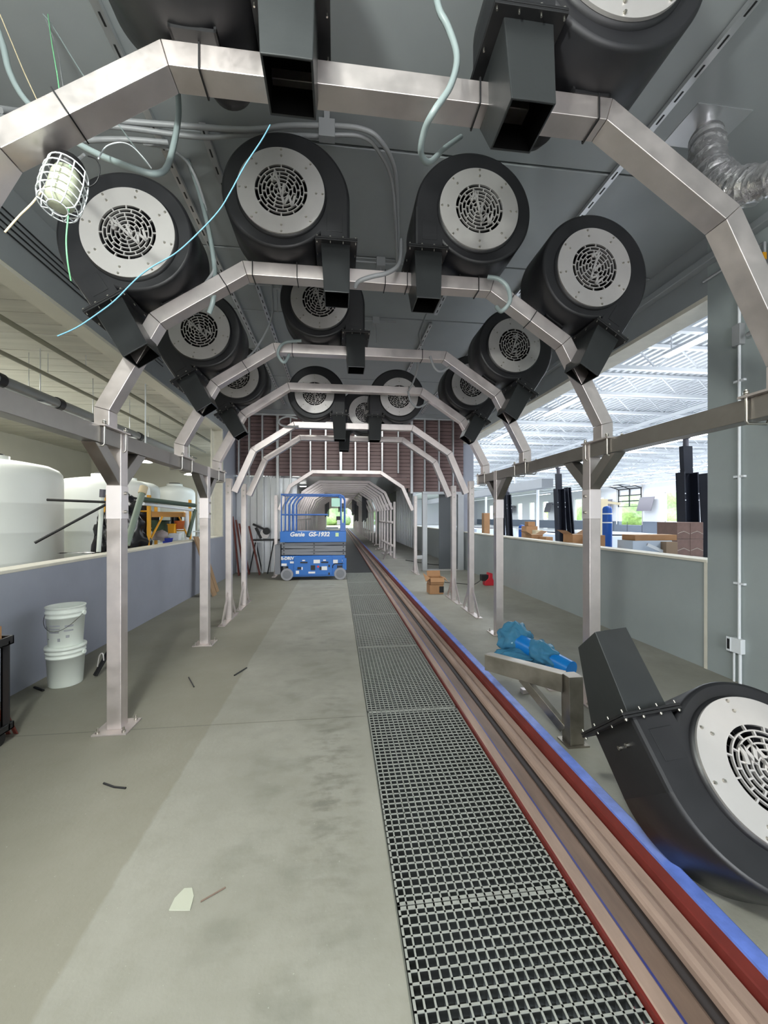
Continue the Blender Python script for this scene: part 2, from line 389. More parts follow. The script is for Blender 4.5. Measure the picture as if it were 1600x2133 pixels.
# ------------------------------------------------------------------ tank room (left)
pc = struct(bx('ceiling', M_CREAM, -9.3, XL-.2, -9, 16.2, 3.99, 4.1))
y = -2.0; i = 0
while y < 16:
    h = random.uniform(0, .012); MB().box(-9.2, XL-.24, y+.006, y+.272, 3.94-h, 3.99).build('ceiling_plank', M_PLANK, pc); y += .28
struct(bx('wall_left', M_CREAM, -9.3, -9.1, -9, 16, 0, 4)); struct(bx('wall_back', M_CREAM, -9.2, -4.4, 16, 16.2, 0, 4))
struct(bx('wall_back', M_CREAM, -4.4, XL-.2, 16, 16.2, 2.7, 4)); struct(bx('wall_back', M_CREAM, -4.4, XL-.2, 16, 16.2, 0, .9))
struct(bx('wall_front', M_CREAM, -9.2, XL, -9.1, -9, 0, 4))

# ------------------------------------------------------------------ workshop (right)
prof = []; x = XR+.24
while x < 31.2:
    prof += [(x, 5.45), (x+.09, 5.45), (x+.11, 5.53), (x+.19, 5.53)]; x += .20
nv = len(prof)
m = MB(); m.add([(a, -9, b) for a, b in prof]+[(a, 86, b) for a, b in prof], [(i, i+1, i+1+nv, i+nv) for i in range(nv-1)])
struct(m.build('ceiling', M_DECK))
struct(bx('ceiling', M_DECK, XR+.24, 31.4, -9, 86, 5.56, 5.62))
struct(bx('wall_right', M_DECK, XR+.22, XR+.26, -9, 60, 3.93, 5.56))
struct(bx('wall_front', M_WALLW, XR+.2, 31.2, -9.2, -9, 0, 5.6)); struct(bx('wall_back', M_WALLW, 4.2, 31.2, 86, 86.2, 0, 5.6))
WY = [(33.0, 34.7, 1.13), (37.4, 40.8, .75), (43.4, 45.2, 1.13), (47.6, 49.2, 1.13), (51.7, 53.3, 1.13), (55.8, 57.4, 1.13), (60, 61.6, 1.13), (64.2, 65.8, 1.13), (68.4, 70, 1.13), (73, 74.6, 1.13), (77, 78.6, 1.13)]
fw = struct(bx('wall_far_right', M_WALLW, 31, 31.3, -9, 86, 3.95, 5.6))
fl = struct(bx('wall_far_right', M_WAIN, 30.95, 31.3, -9, 86, 0, .75))
yp = -9
for k, (a, b, zb) in enumerate(WY):
    struct(bx('wall_far_right', M_WALLW, 31, 31.3, yp, a, 1.13, 3.95)); struct(bx('wall_far_right', M_WAIN, 30.95, 31.3, yp, a, .75, 1.13))
    if zb > 1: struct(bx('wall_far_right', M_WAIN, 30.95, 31.3, a, b, .75, 1.13))
    if k != 1:
        w = struct(bpy.data.objects.new('window_%d' % (k+1), None)); COL.objects.link(w); w.location = (31.15, (a+b)/2, 1.13)
        m = MB()
        for (p0, p1, q0, q1) in ((a, a+.07, zb, 3.95), (b-.07, b, zb, 3.95), (a, b, zb, zb+.07), (a, b, 3.88, 3.95)): m.box(31.1, 31.2, p0, p1, q0, q1)
        m.build('window_frame', M_WHITE, w)
    yp = b
struct(bx('wall_far_right', M_WALLW, 31, 31.3, yp, 86, 1.13, 3.95)); struct(bx('wall_far_right', M_WAIN, 30.95, 31.3, yp, 86, .75, 1.13))
for k in range(8):                                      # panel lines of the wainscot
    bx('wainscot_joint', mat('dark_joint', (58, 64, 76), .6), 30.93, 30.95, 29+k*2.1, 29.05+k*2.1, .02, 1.1, fl)
# half-open sectional door
gd = struct(bpy.data.objects.new('door_2', None)); COL.objects.link(gd); gd.location = (30.9, 39.1, 2.6)
for j, (z0, z1) in enumerate(((2.7, 3.3), (3.3, 3.9), (3.9, 4.6), )):
    m = MB(); 
    for yy in (37.4, 39.05, 40.7): m.box(30.85, 30.92, yy, yy+.12, z0, z1)
    for zz in (z0, z1-.06): m.box(30.85, 30.92, 37.4, 40.82, zz, zz+.06)
    m.build('door_section', M_NAVY, gd)
m = MB()
for yy in (37.4, 39.05, 40.7): m.bar((30.88, yy+.05, 4.6), (29.6, yy+.05, 5.0), .12, .07)
for q in (0, .5, 1): m.bar((30.88-1.28*q, 37.4, 4.6+.4*q), (30.88-1.28*q, 40.8, 4.6+.4*q), .07, .07)
m.build('door_section', M_NAVY, gd)
m = MB().bar((30.8, 37.2, .8), (30.8, 37.2, 4.9), .06, .06).bar((30.8, 40.95, .8), (30.8, 40.95, 4.9), .06, .06).bar((30.8, 37.2, 4.9), (27.5, 37.2, 5.1), .06, .06).bar((30.8, 40.95, 4.9), (27.5, 40.95, 5.1), .06, .06)
m.build('door_track', M_ALU, gd)
# bar joists
jt = thing('roof_joist', 'white open-web roof joist', 'joist', (17.5, 0, 4.85), 'white open-web roof joists over the workshop')
MB().box(4.2, 31, -.05, .05, 5.36, 5.43).build('top_chord', M_WHITE, jt)
MB().box(4.2, 31, -.05, .05, 4.85, 4.93).build('bottom_chord', M_WHITE, jt)
m = MB(); x = 4.3; k = 0
while x < 30.6:
    m.bar((x, 0, 4.9 if k % 2 else 5.4), (x+.55, 0, 5.4 if k % 2 else 4.9), .03, .03); x += .55; k += 1
m.build('web', M_WHITE, jt)
T = tree(jt); ORD = ['first', 'second', 'third', 'fourth', 'fifth', 'sixth', 'seventh', 'eighth', 'ninth', 'tenth', 'eleventh', 'twelfth', 'thirteenth', 'fourteenth', 'fifteenth', 'sixteenth', 'seventeenth', 'eighteenth', 'nineteenth', 'twentieth']
for i in range(20):
    o = jt if i == 0 else copy_tree(T)
    o.location.y = 4.6+i*1.75 if i < 14 else 4.6+13*1.75+(i-13)*3
    relabel(o, 'white open-web roof joist over the workshop, %s counting from the camera' % ORD[i])
# girders along the hall
for i, x in enumerate((10.5, 18.5, 25)):
    o = thing('roof_girder', 'long white lattice girder over the workshop, %s row from the low wall' % ORD[i], 'girder', (x, 20, 4.6), 'white lattice girders running the length of the workshop')
    MB().box(x-.06, x+.06, -5, 80, 4.55, 4.65).build('bottom_chord', M_WHITE, o); MB().box(x-.06, x+.06, -5, 80, 4.78, 4.86).build('top_chord', M_WHITE, o)
# LED strips
def led(x, y0, y1, z, lab, w=.10):
    o = thing('light_strip', lab, 'light', (x, (y0+y1)/2, z), 'LED strips hanging in the workshop')
    MB().box(x-w/2, x+w/2, y0, y1, z+.03, z+.09).build('strip_body', M_WHITE, o)
    MB().box(x-w/2-.005, x+w/2+.005, y0+.01, y1-.01, z, z+.03).build('strip_lens', M_LED, o)
    m = MB()
    for yy in (y0+.15, y1-.15): m.box(x-.008, x+.008, yy-.008, yy+.008, z+.08, 5.45)
    m.build('hanger', M_WHITE, o)
for i, (a, b) in enumerate(((5.3, 7.25), (9.98, 11.9), (14.1, 16.2), (18.4, 20.4))):
    led(6.5, a, b, 4.78, 'short bluish LED strip in the row nearest the low wall, %s from the camera' % ORD[i], .13)
for i, (x, y0, y1) in enumerate(((13.9, 9, 17.6), (13.9, 20.5, 26), (13.9, 29, 33), (22.3, 14, 31), (22.3, 34, 38), (22.3, 41, 45), (28.6, 22, 36), (28.6, 44, 47), (28.6, 51, 54), (18, 44, 48), (18, 52, 56), (13.9, 38, 42), (13.9, 47, 50))):
    led(x, y0, y1, 4.72, 'distant white LED strip, %s in a far row over the workshop' % ORD[i], .12)

# ------------------------------------------------------------------ arches and posts (stainless tube)
CXM = .27
def mitred(pts, w, ydepth, names='tube_segment', parent=None, mt=None):
    n = len(pts); dirs = [(Vector((pts[i+1][0]-pts[i][0], pts[i+1][1]-pts[i][1]))).normalized() for i in range(n-1)]
    nor = [Vector((-d.y, d.x)) for d in dirs]; offs = []
    for i in range(n):
        if i == 0: offs.append(nor[0]*w/2)
        elif i == n-1: offs.append(nor[-1]*w/2)
        else:
            b = (nor[i-1]+nor[i]).normalized(); offs.append(b*(w/2/b.dot(nor[i])))
    for i in range(n-1):
        a, b = Vector(pts[i]), Vector(pts[i+1]); g = dirs[i]*.0012
        q = [a-offs[i]+g, b-offs[i+1]-g, b+offs[i+1]-g, a+offs[i]+g]
        MB().prism([(v.x, v.y) for v in q], 'y', -ydepth/2, ydepth/2).build(names, mt or M_SS, parent, .0025)
# proto: arch standing on the side beams (local origin = tunnel centre, floor level)
AP = [(1.93, 2.235), (1.93, 2.37), (1.575, 3.03), (.95, 3.44), (-.95, 3.44), (-1.575, 3.03), (-1.93, 2.37), (-1.93, 2.235)]
arch = thing('frame_arch', '', 'steel arch')
mitred(AP, .10, .11, parent=arch)
for s in (1, -1):
    MB().box(s*1.93-.085, s*1.93+.085, -.17, .17, 2.226, 2.238).build('foot_plate', M_SS, arch)
    for yy in (-.14, .14):
        m = MB().tube([(s*1.93-.065, yy, 2.27), (s*1.93-.065, yy, 2.105), (s*1.93-.055, yy, 2.092), (s*1.93+.055, yy, 2.092), (s*1.93+.065, yy, 2.105), (s*1.93+.065, yy, 2.27)], .007, 8)
        m.lathe([(0, 2.262), (.014, 2.262), (.014, 2.245), (0, 2.245)], 6, (s*1.93+.065, yy, 0)).lathe([(0, 2.262), (.014, 2.262), (.014, 2.245), (0, 2.245)], 6, (s*1.93-.065, yy, 0))
        m.build('u_bolt', M_BOLT, arch)
AT = tree(arch)
AY = [1.72, 3.09, 4.48, 5.76]
AL = ['nearest stainless steel arch, top crossing just below the top edge of the view', 'second stainless steel arch from the camera, carrying four black blowers', 'third stainless steel arch from the camera, carrying three black blowers', 'fourth stainless steel arch from the camera, the last on the side beams']
for i, yy in enumerate(AY):
    o = arch if i == 0 else copy_tree(AT)
    o.location = (CXM, yy, 0); relabel(o, AL[i], 'steel arch', 'stainless arches standing on the side beams')
# posts and side beams
post = thing('support_post', '', 'steel post')
MB().box(-.05, .05, -.05, .05, .012, 2.235).build('post_tube', M_SS, post, .0025)
MB().box(-.0535, .0535, -.0535, .0535, 1.585, 1.835).build('splice_sleeve', mat('bright_steel_sleeve', (236, 228, 228), .5, .7, var=.04), post, .003)
MB().box(-.12, .12, -.12, .12, 0, .012).build('base_plate', M_SS, post, .002)
m = MB()
for sx_ in (-.09, .09):
    for sy_ in (-.09, .09): m.tube([(sx_, sy_, .01), (sx_, sy_, .05)], .007, 6).tube([(sx_, sy_, .012), (sx_, sy_, .026)], .014, 6)
stuff(m.build('anchor_bolts', M_BOLT, post))
m = MB()
for zz in (1.64, 1.78):
    m.tube([(.05, 0, zz), (.072, 0, zz)], .013, 6).tube([(-.05, 0, zz), (-.072, 0, zz)], .013, 6)
stuff(m.build('sleeve_bolts', M_BOLT, post))
for s in (-1, 1):
    MB().prism([(s*.05, 1.84), (s*.28, 2.107), (s*.42, 2.107), (s*.055, 1.68+.155)][:3]+[(s*.42, 2.107), (s*.06, 1.837)][1:1], 'x', -.045, .045) if False else None
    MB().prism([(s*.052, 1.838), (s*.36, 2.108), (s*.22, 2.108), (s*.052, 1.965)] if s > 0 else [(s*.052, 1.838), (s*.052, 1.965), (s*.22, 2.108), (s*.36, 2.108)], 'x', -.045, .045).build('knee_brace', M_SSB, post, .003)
PT = tree(post); first = True
for side, sx_, nm in ((1, 2.20, 'right'), (-1, -1.66, 'left')):
    for k, yy in enumerate((1.2, 3.24, 5.26)):
        o = post if first else copy_tree(PT); first = False
        o.location = (sx_, yy, 0)
        relabel(o, ['square steel post behind the nearest arch foot on the %s, outside the view' % nm, 'largest square steel post on the %s side, bolted to the floor' % nm, 'smaller square steel post on the %s, behind the largest one' % nm][k], 'steel post', 'square posts carrying the side beams')
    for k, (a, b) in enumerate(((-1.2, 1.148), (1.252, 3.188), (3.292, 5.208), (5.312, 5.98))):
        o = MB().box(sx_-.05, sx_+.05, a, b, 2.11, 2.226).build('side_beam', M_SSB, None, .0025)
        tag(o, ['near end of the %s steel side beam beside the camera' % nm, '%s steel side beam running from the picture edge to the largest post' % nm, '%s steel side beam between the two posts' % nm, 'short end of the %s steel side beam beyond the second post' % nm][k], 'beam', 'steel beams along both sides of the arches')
# free standing arches
fa = thing('tunnel_arch', '', 'steel arch')
FP = [(1.862, 1.99), (1.575, 2.65), (.95, 3.06), (-.95, 3.06), (-1.575, 2.65), (-1.862, 1.99)]
mitred(FP, .095, .10, parent=fa)
for s in (1, -1):
    MB().box(s*1.95-.042, s*1.95+.042, -.05, .05, .012, 2.2).build('post', M_SS, fa, .003)
    MB().box(s*1.95-.05, s*1.95+.05, -.42, .42, 0, .012).build('base_bar', M_SS, fa)
    for q in (-1, 1):
        MB().bar((s*1.95, q*.38, .02), (s*1.95, q*.07, .42), .012, .075, (0, q, .3)).build('diagonal_brace', M_SS, fa)
    m = MB()
    for zz in (1.98, 2.08): m.tube([(s*1.95, -.05, zz), (s*1.95, -.066, zz)], .013, 6)
    stuff(m.build('bolts', M_BOLT, fa))
FT = tree(fa)
FA = [(6.46, 0), (7.47, 0), (11.25, -.2)]
yy = 15.5
for k in range(26):
    FA.append((yy, -.1 if k < 6 else -.05)); yy += 1.08 if k < 5 else (2.0 if k < 12 else 1.6)
for i, (yy, dz) in enumerate(FA):
    o = fa if i == 0 else copy_tree(FT)
    o.location = (CXM, yy, 0)
    if dz:
        for c in kids(o):
            if c.name.startswith('tube_segment'): c.location.z = dz
    lab = ['first free-standing steel arch, splayed feet, two blowers on its top', 'second free-standing steel arch with splayed feet and one blower on top', 'steel arch framing the opening in the brown siding wall'][i] if i < 3 else ('steel arch inside the tunnel beyond the brown wall, %s in that row' % (ORD+['twenty-first', 'twenty-second', 'twenty-third', 'twenty-fourth', 'twenty-fifth', 'twenty-sixth'])[i-3])
    relabel(o, lab, 'steel arch', 'free-standing steel arches down the tunnel')

# ------------------------------------------------------------------ blowers
def rs(phi): return .478-(.478-.372)*min(1, phi/(1.65*PI))
def make_fan(mir, logo=True):
    root = thing('drying_blower', '', 'blower')
    n = 96; m = MB(); prof = [(None, .17, .14), (None, .185, .014), (None, .308, .012), (None, .314, .030), ('r', -.020, .030), ('r', -.006, .034), ('r', 0, .048), ('r', 0, .405), ('r', -.012, .42), ('r', -.05, .425), (None, .02, .46)]
    k = len(prof); vs = []
    for i in range(n+1):
        ph = 2*PI*i/n; r = rs(ph)
        for a, b, yv in prof:
            q = b if a is None else r+b
            vs.append((q*math.cos(ph), yv, q*math.sin(ph)))
    fl_ = lambda js: [(i*k+j, (i+1)*k+j, (i+1)*k+j+1, i*k+j+1) for i in range(n) for j in js]
    nb = len(m.v); m.add(vs, fl_([0, 1, 2]), True); m.add(vs, fl_([3])); m.add(vs, fl_(range(4, k-1)), True)
    # outlet throat
    c = .03
    oc = [(.272, .0297), (.458, .0297), (.472, .034), (.478, .048), (.478, .405), (.466, .42), (.428, .425), (.272, .425)]
    m.prism(oc, 'z', -.292, .0)
    m.build('housing', M_BLACK, root, 0, mir)
    MB().box(.315, .425, .0265, .031, -.235, -.105).build('raised_plate', M_BLACK, root, .001, mir)
    m = MB()
    for yy_ in (.16, .23): m.tube([(.478, yy_, -.20), (.492, yy_, -.20)], .010, 8)
    stuff(m.build('side_bolts', M_BOLT, root, 0, mir))
    fl = MB().box(.232, .532, 0, .455, -.302, -.291).box(.232, .532, 0, .455, -.316, -.304).build('flange', M_BLACKM, root, .002, mir)
    m = MB()
    for bxx in (.245, .34, .43, .52):
        for by in (.012, .443): m.tube([(bxx, by, -.33), (bxx, by, -.28)], .004, 6).tube([(bxx, by, -.29), (bxx, by, -.282)], .008, 6)
    for by in (.15, .30):
        for bxx in (.244, .52): m.tube([(bxx, by, -.33), (bxx, by, -.28)], .004, 6)
    stuff(m.build('flange_bolts', M_BOLT, fl, 0, mir))
    # nozzle: tapered, front face with a shallow ridge, open hollow end
    tp = [(.272, .04), (.375, .039), (.48, .04), (.48, .42), (.272, .42)]
    bt = [(.296, -.02), (.385, -.021), (.476, -.02), (.476, .195), (.296, .195)]
    zt, zb = -.316, -.695; kk = 5
    def ins(poly, g):
        cx = sum(p[0] for p in poly)/5; cy = sum(p[1] for p in poly)/5
        return [(cx+(p[0]-cx)*(1-g/.1), cy+(p[1]-cy)*(1-g/.1)) for p in poly]
    rings = [(tp, zt), (bt, zb), (ins(bt, .009), zb), (ins([(a*.5+c_*.5, b*.5+d_*.5) for (a, b), (c_, d_) in zip(tp, bt)], .009), -.45)]
    vs = [(x_, y_, z_) for poly, z_ in rings for x_, y_ in poly]
    fs = [(i*kk+j, i*kk+(j+1) % kk, (i+1)*kk+(j+1) % kk, (i+1)*kk+j) for i in range(2) for j in range(kk)]
    nz = MB().add(vs[:15], fs).build('nozzle', M_NOZ, root, .004, mir)
    MB().add(vs[10:], [(j, (j+1) % kk, kk+(j+1) % kk, kk+j) for j in range(kk)]+[(5, 6, 7, 8, 9)]).build('nozzle_mouth', mat('mouth_shade_black', (6, 6, 6), .9, spec=.1), nz, 0, mir)  # cavity walls coloured near-black, shade of the hollow put into the colour
    # intake grille plate
    m = MB()
    def ring(r0, r1, y0=-.004, y1=.010, n=72):
        vs = []
        for i in range(n):
            a = 2*PI*i/n; c_, s_ = math.cos(a), math.sin(a)
            vs += [(r0*c_, y0, r0*s_), (r1*c_, y0, r1*s_), (r1*c_, y1, r1*s_), (r0*c_, y1, r0*s_)]
        m.add(vs, [(4*i+j, 4*((i+1) % n)+j, 4*((i+1) % n)+(j+1) % 4, 4*i+(j+1) % 4) for i in range(n) for j in range(4)])
    ring(.180, .300, n=96)
    rr = [.180, .156, .131, .105, .079, .053, .027]; bw_ = .0062
    for q in rr[1:]: ring(q-bw_/2, q+bw_/2)
    for j in range(len(rr)-1):
        ns = [12, 12, 12, 10, 8, 6][j]
        for i in range(ns):
            a = 2*PI*(i+(.5 if j % 2 else 0))/ns+.05*j
            m.bar((rr[j+1]*math.cos(a), .003, rr[j+1]*math.sin(a)), ((rr[j]+.003)*math.cos(a), .003, (rr[j]+.003)*math.sin(a)), .0075, .013, (0, 1, 0))
    gp = m.build('grille_plate', M_ALU, root)
    m = MB()
    for i in range(8):
        a = 2*PI*i/8+.05
        for q in (.283, .238):
            m.lathe([(0, -.012), (.007, -.010), (.009, -.004)], 8, (0, 0, 0), Matrix.Translation((q*math.cos(a), 0, q*math.sin(a))) @ Matrix.Rotation(-PI/2, 4, 'X') @ Matrix.Diagonal((1, 1, 1, 1)))
    # (studs around the plate)
    m = MB()
    for i in range(8):
        a = 2*PI*i/8+PI/2
        for q in (.284, .240): m.tube([(q*math.cos(a), -.004, q*math.sin(a)), (q*math.cos(a), -.012, q*math.sin(a))], [.0085, .006], 8)
    stuff(m.build('rivets', M_BOLT, gp))
    S = .00068
    def st(a, b, w=.016):
        p = Vector(((a[0]-685)*S, -.009, -(a[1]-545)*S)); q = Vector(((b[0]-685)*S, -.009, -(b[1]-545)*S)); lg.bar(p, q, w, .010, (0, 1, 0))
    lg = MB()
    for a, b in (((625, 362), (715, 695)), ((628, 362), (592, 472)), ((604, 440), (648, 455)), ((692, 612), (716, 485)), ((712, 693), (768, 600)), ((764, 600), (796, 708)), ((794, 708), (826, 600))): st(a, b)
    lg.build('letter_emblem', M_ALU, gp)
    # impeller and motor
    m = MB()
    for i in range(12):
        a = 2*PI*i/12
        m.bar((.06*math.cos(a), .13, .06*math.sin(a)), (.172*math.cos(a+.5), .11, .172*math.sin(a+.5)), .004, .06, (0, 1, 0))
    m.lathe([(0, .16), (.05, .15), (.07, .06), (.0, .05)], 20, (0, 0, 0), Matrix.Rotation(-PI/2, 4, 'X') @ Matrix.Scale(-1, 4, (0, 0, 1)) if False else Matrix(((1, 0, 0, 0), (0, 0, 1, 0), (0, 1, 0, 0), (0, 0, 0, 1))))
    m.build('impeller', M_IMP, root)
    MB().lathe([(0, .455), (.115, .455), (.125, .48), (.125, .74), (.10, .80), (0, .81)], 28, (0, 0, 0), Matrix(((1, 0, 0, 0), (0, 0, 1, 0), (0, 1, 0, 0), (0, 0, 0, 1)))).build('motor', M_BLACKM, root)
    return root
def fan_foot(root):                                     # cradle strap under an upright blower
    MB().box(-.09, .09, .20, .29, -.392, -.378).box(-.09, -.08, .20, .29, -.392, -.355).box(.08, .09, .20, .29, -.392, -.355).build('mount_bracket', M_BLACKM, root)
    return root
fR = fan_foot(make_fan(False)); fL = fan_foot(make_fan(True)); TR, TL = tree(fR), tree(fL)
usedR = usedL = False
FY = -.24
FANS = [  # kind, rel x, y arch, z, tilt(deg, + = ccw seen from camera), label
 ('R', -.83, 1.66, 3.880, 0, 'largest black blower at the top edge left of centre, its nozzle pointing down'),
 ('L', .86, 1.70, 3.880, 0, 'largest black blower at the top right, disc cut by the top edge'),
 ('L', -1.665, 3.09, 3.505, 33, 'black blower on the left of the second arch, tilted nozzle towards the right'),
 ('R', -.66, 3.09, 3.882, 0, 'upright black blower left of centre on the second arch'),
 ('L', .775, 3.09, 3.882, 0, 'upright black blower right of centre on the second arch'),
 ('R', 1.69, 3.09, 3.515, -33, 'black blower on the right of the second arch, tilted nozzle towards the left'),
 ('L', -1.665, 4.48, 3.505, 33, 'black blower on the left of the third arch, behind the tilted near one'),
 ('R', -.455, 4.48, 3.882, 0, 'single upright black blower on the third arch'),
 ('R', 1.69, 4.48, 3.515, -33, 'black blower on the right of the third arch'),
 ('L', -1.63, 5.80, 3.505, 33, 'small black blower on the far left, last of the left tilted row'),
 ('R', 1.66, 5.80, 3.515, -33, 'small black blower on the far right, last of the right tilted row'),
 ('R', -.62, 6.46, 3.50, 0, 'left one of the two black blowers on the first free-standing arch'),
 ('L', .70, 6.46, 3.50, 0, 'right one of the two black blowers on the first free-standing arch'),
 ('L', .235, 7.47, 3.50, 0, 'farthest black blower, on the second free-standing arch, partly hidden')]
for kd, rx, yy, zz, tl, lab in FANS:
    if kd == 'R':
        o = fR if not usedR else copy_tree(TR); usedR = True
    else:
        o = fL if not usedL else copy_tree(TL); usedL = True
    o.location = (CXM+rx, yy+FY, zz); o.rotation_euler = (0, -math.radians(tl), 0)
    relabel(o, lab, 'blower', 'black blowers mounted on the arches')
o = copy_tree(TR); o.location = (1.755, 1.425, .56)
from mathutils import Euler
o.rotation_euler = (Euler((math.radians(39), math.radians(179.5), math.radians(-3.7))).to_matrix() @ Matrix.Rotation(math.radians(-7), 3, 'Y')).to_euler(); o.scale = (.94,)*3
relabel(o, 'black blower lying tilted back on the floor at the right edge, nozzle pointing up', 'blower'); 
if 'group' in o: del o['group']
for c in kids(o):
    if c.name.startswith(('mount_bracket', 'motor')): bpy.data.objects.remove(c)
FLOORFAN = o
bpy.context.view_layer.update()
lo = min((FLOORFAN.matrix_world @ c.matrix_local @ Vector(v.co)).z for c in kids(FLOORFAN) if c.type == 'MESH' for v in c.data.vertices)
FLOORFAN.location.z -= lo-.002
# straps around arch tubes
def strap(rel, arch_y, seg, lab):                        # band round a tube segment at fraction rel
    a, b = Vector(AP[seg]), Vector(AP[seg+1]); p = a+(b-a)*rel; d = (b-a).normalized(); nn = Vector((-d.y, d.x))
    h = .056; y0 = .061; pts = []
    for u, v in ((h, -y0), (h, y0), (-h, y0), (-h, -y0), (h, -y0)):
        q = p+nn*u; pts.append((CXM+q.x, arch_y+v, q.y))
    m = MB()
    for i in range(4): m.bar(pts[i], pts[i+1], .006, .006, (d.x, 0, d.y))
    tag(m.build('cable_tie', M_BLACKM), lab, 'cable tie', 'black cable ties round the arch tubes')
for args in ((.60, AY[0], 4, 'black tie round the nearest arch, on its upper left tube'), (.93, AY[0], 3, 'black tie at the upper left corner of the nearest arch'), (.32, AY[0], 3, 'black tie on the nearest arch holding the looping conduit'), (.03, AY[0], 3, 'black tie at the upper right corner of the nearest arch'),
             (.97, AY[1], 3, 'black tie at the upper left corner of the second arch'), (.45, AY[1], 3, 'left of two black ties by the bent conduit on the second arch'), (.36, AY[1], 3, 'right of two black ties by the bent conduit on the second arch'), (.06, AY[1], 3, 'black tie right of the upright blower on the second arch'), (.80, AY[1], 3, 'black tie under the left upright blower on the second arch'),
             (.75, AY[1], 2, 'black tie on the sloping right tube of the second arch'), (.45, AY[1], 2, 'lower black tie on the sloping right tube of the second arch'), (.25, AY[1], 4, 'black tie on the sloping left tube of the second arch'),
             (.14, AY[2], 3, 'black tie at the right of the third arch top tube'), (.9, AY[2], 3, 'black tie at the left of the third arch top tube'), (.1, AY[3], 3, 'black tie at the right of the fourth arch top tube'), (.5, AY[2], 4, 'black tie on the sloping left tube of the third arch')):
    strap(*args)

# ------------------------------------------------------------------ trench grating and conveyor
gp = MB(); gd_ = MB(); pitch = .0378; nx = 20; L_ = 1.64; ny = 42; gw = GX1-GX0-.008
px_ = gw/nx; py_ = (L_-.006)/ny
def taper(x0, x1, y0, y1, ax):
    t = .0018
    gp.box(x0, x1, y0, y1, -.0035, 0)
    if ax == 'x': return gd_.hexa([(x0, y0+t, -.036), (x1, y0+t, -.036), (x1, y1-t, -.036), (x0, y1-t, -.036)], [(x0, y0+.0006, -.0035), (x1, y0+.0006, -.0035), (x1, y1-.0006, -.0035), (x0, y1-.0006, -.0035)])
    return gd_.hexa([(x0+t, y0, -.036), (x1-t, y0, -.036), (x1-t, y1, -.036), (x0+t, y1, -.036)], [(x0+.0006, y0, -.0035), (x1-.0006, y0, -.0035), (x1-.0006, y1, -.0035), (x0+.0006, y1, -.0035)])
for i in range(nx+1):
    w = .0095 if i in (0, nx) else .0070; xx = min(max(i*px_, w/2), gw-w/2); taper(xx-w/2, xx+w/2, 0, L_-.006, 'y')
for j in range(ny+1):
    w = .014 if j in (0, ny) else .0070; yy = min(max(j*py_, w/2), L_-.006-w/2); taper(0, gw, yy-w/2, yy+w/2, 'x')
g0 = gp.build('floor_grating', M_GRATE); gd_.build('lower_bars', mat('dark_bar_sides', (34, 36, 35), .7), g0); GT = tree(g0)  # lower part of the bars coloured darker than the top strips
y = -1.66; k = 0
while y < 10.0:
    o = g0 if k == 0 else copy_tree(GT)
    o.location = (GX0+.004, y+.003, 0)
    tag(o, ['floor grating panel behind the photographer', 'nearest square-mesh floor grating panel at the bottom edge', 'second floor grating panel from the bottom of the picture', 'third floor grating panel along the trench', 'fourth floor grating panel along the trench', 'fifth floor grating panel along the trench', 'sixth floor grating panel along the trench', 'farthest floor grating panel, beside the dark trench cover'][k], 'grating', 'square-mesh grating panels over the trench')
    y += L_; k += 1
ye = y
tag(bx('trench_cover', mat('black_rubber_cover', (52, 54, 55), .6, 0, var=.15, vscale=3), GX0+.003, GX1, ye, ye+6, -.03, -.002), 'dark smooth cover over the trench beside the blue lift', 'trench cover')
tag(bx('trench_cover', mat('black_rubber_cover', (52, 54, 55), .6), GX0+.003, GX1, ye+6.01, 59.5, -.03, -.002), 'dark trench cover running far down the tunnel', 'trench cover')
cv = thing('conveyor_track', 'long dusty floor conveyor track with blue and red steel edge', 'conveyor', (1.2, 0, -.1))
def ext(name, m_, poly, y0=-2.5, y1=59.5, bev=0.): return MB().prism(poly, 'y', y0, y1).build(name, m_, cv, bev)
ext('inner_angle', M_REDM, [(1.000, -.10), (1.012, -.10), (1.012, .022), (1.000, .022)])
ext('inner_flange', M_TAN, [(1.012, -.02), (1.077, -.02), (1.077, .018), (1.070, .024), (1.018, .026), (1.012, .02)])
ext('blue_lip', M_BLUE2, [(1.077, -.03), (1.092, -.03), (1.092, .010), (1.077, .014)])
ext('track_floor', M_TAN2, [(1.092, -.06), (1.20, -.06), (1.20, -.022), (1.187, -.014), (1.092, .002)])
ext('slot_floor', mat('slot_shade_brown', (46, 36, 32), .8), [(1.19, -.12), (1.26, -.12), (1.26, -.10), (1.19, -.10)])  # shade inside the slot put into the colour
ext('rail_web', mat('slot_shade_brown', (46, 36, 32), .8), [(1.246, -.10), (1.303, -.10), (1.303, -.012), (1.246, -.012)])  # rail side coloured with the same painted slot shade
ext('roller_rail', M_TAN, [(1.240, -.012), (1.305, -.012), (1.305, .018), (1.300, .028), (1.285, .034), (1.262, .034), (1.247, .026), (1.240, .012)])
ext('guide_strip', M_TAN, [(1.309, -.10), (1.358, -.10), (1.358, .022), (1.352, .030), (1.314, .026), (1.309, .018)])
ext('red_side', M_REDM, [(1.362, -.10), (1.378, -.10), (1.400, .098), (1.388, .098), (1.374, .060), (1.367, .056), (1.362, .0)])
ext('blue_cap', M_BLUE, [(1.386, .098), (1.440, .098), (1.440, -.10), (1.452, -.10), (1.452, .106), (1.446, .110), (1.386, .110)])
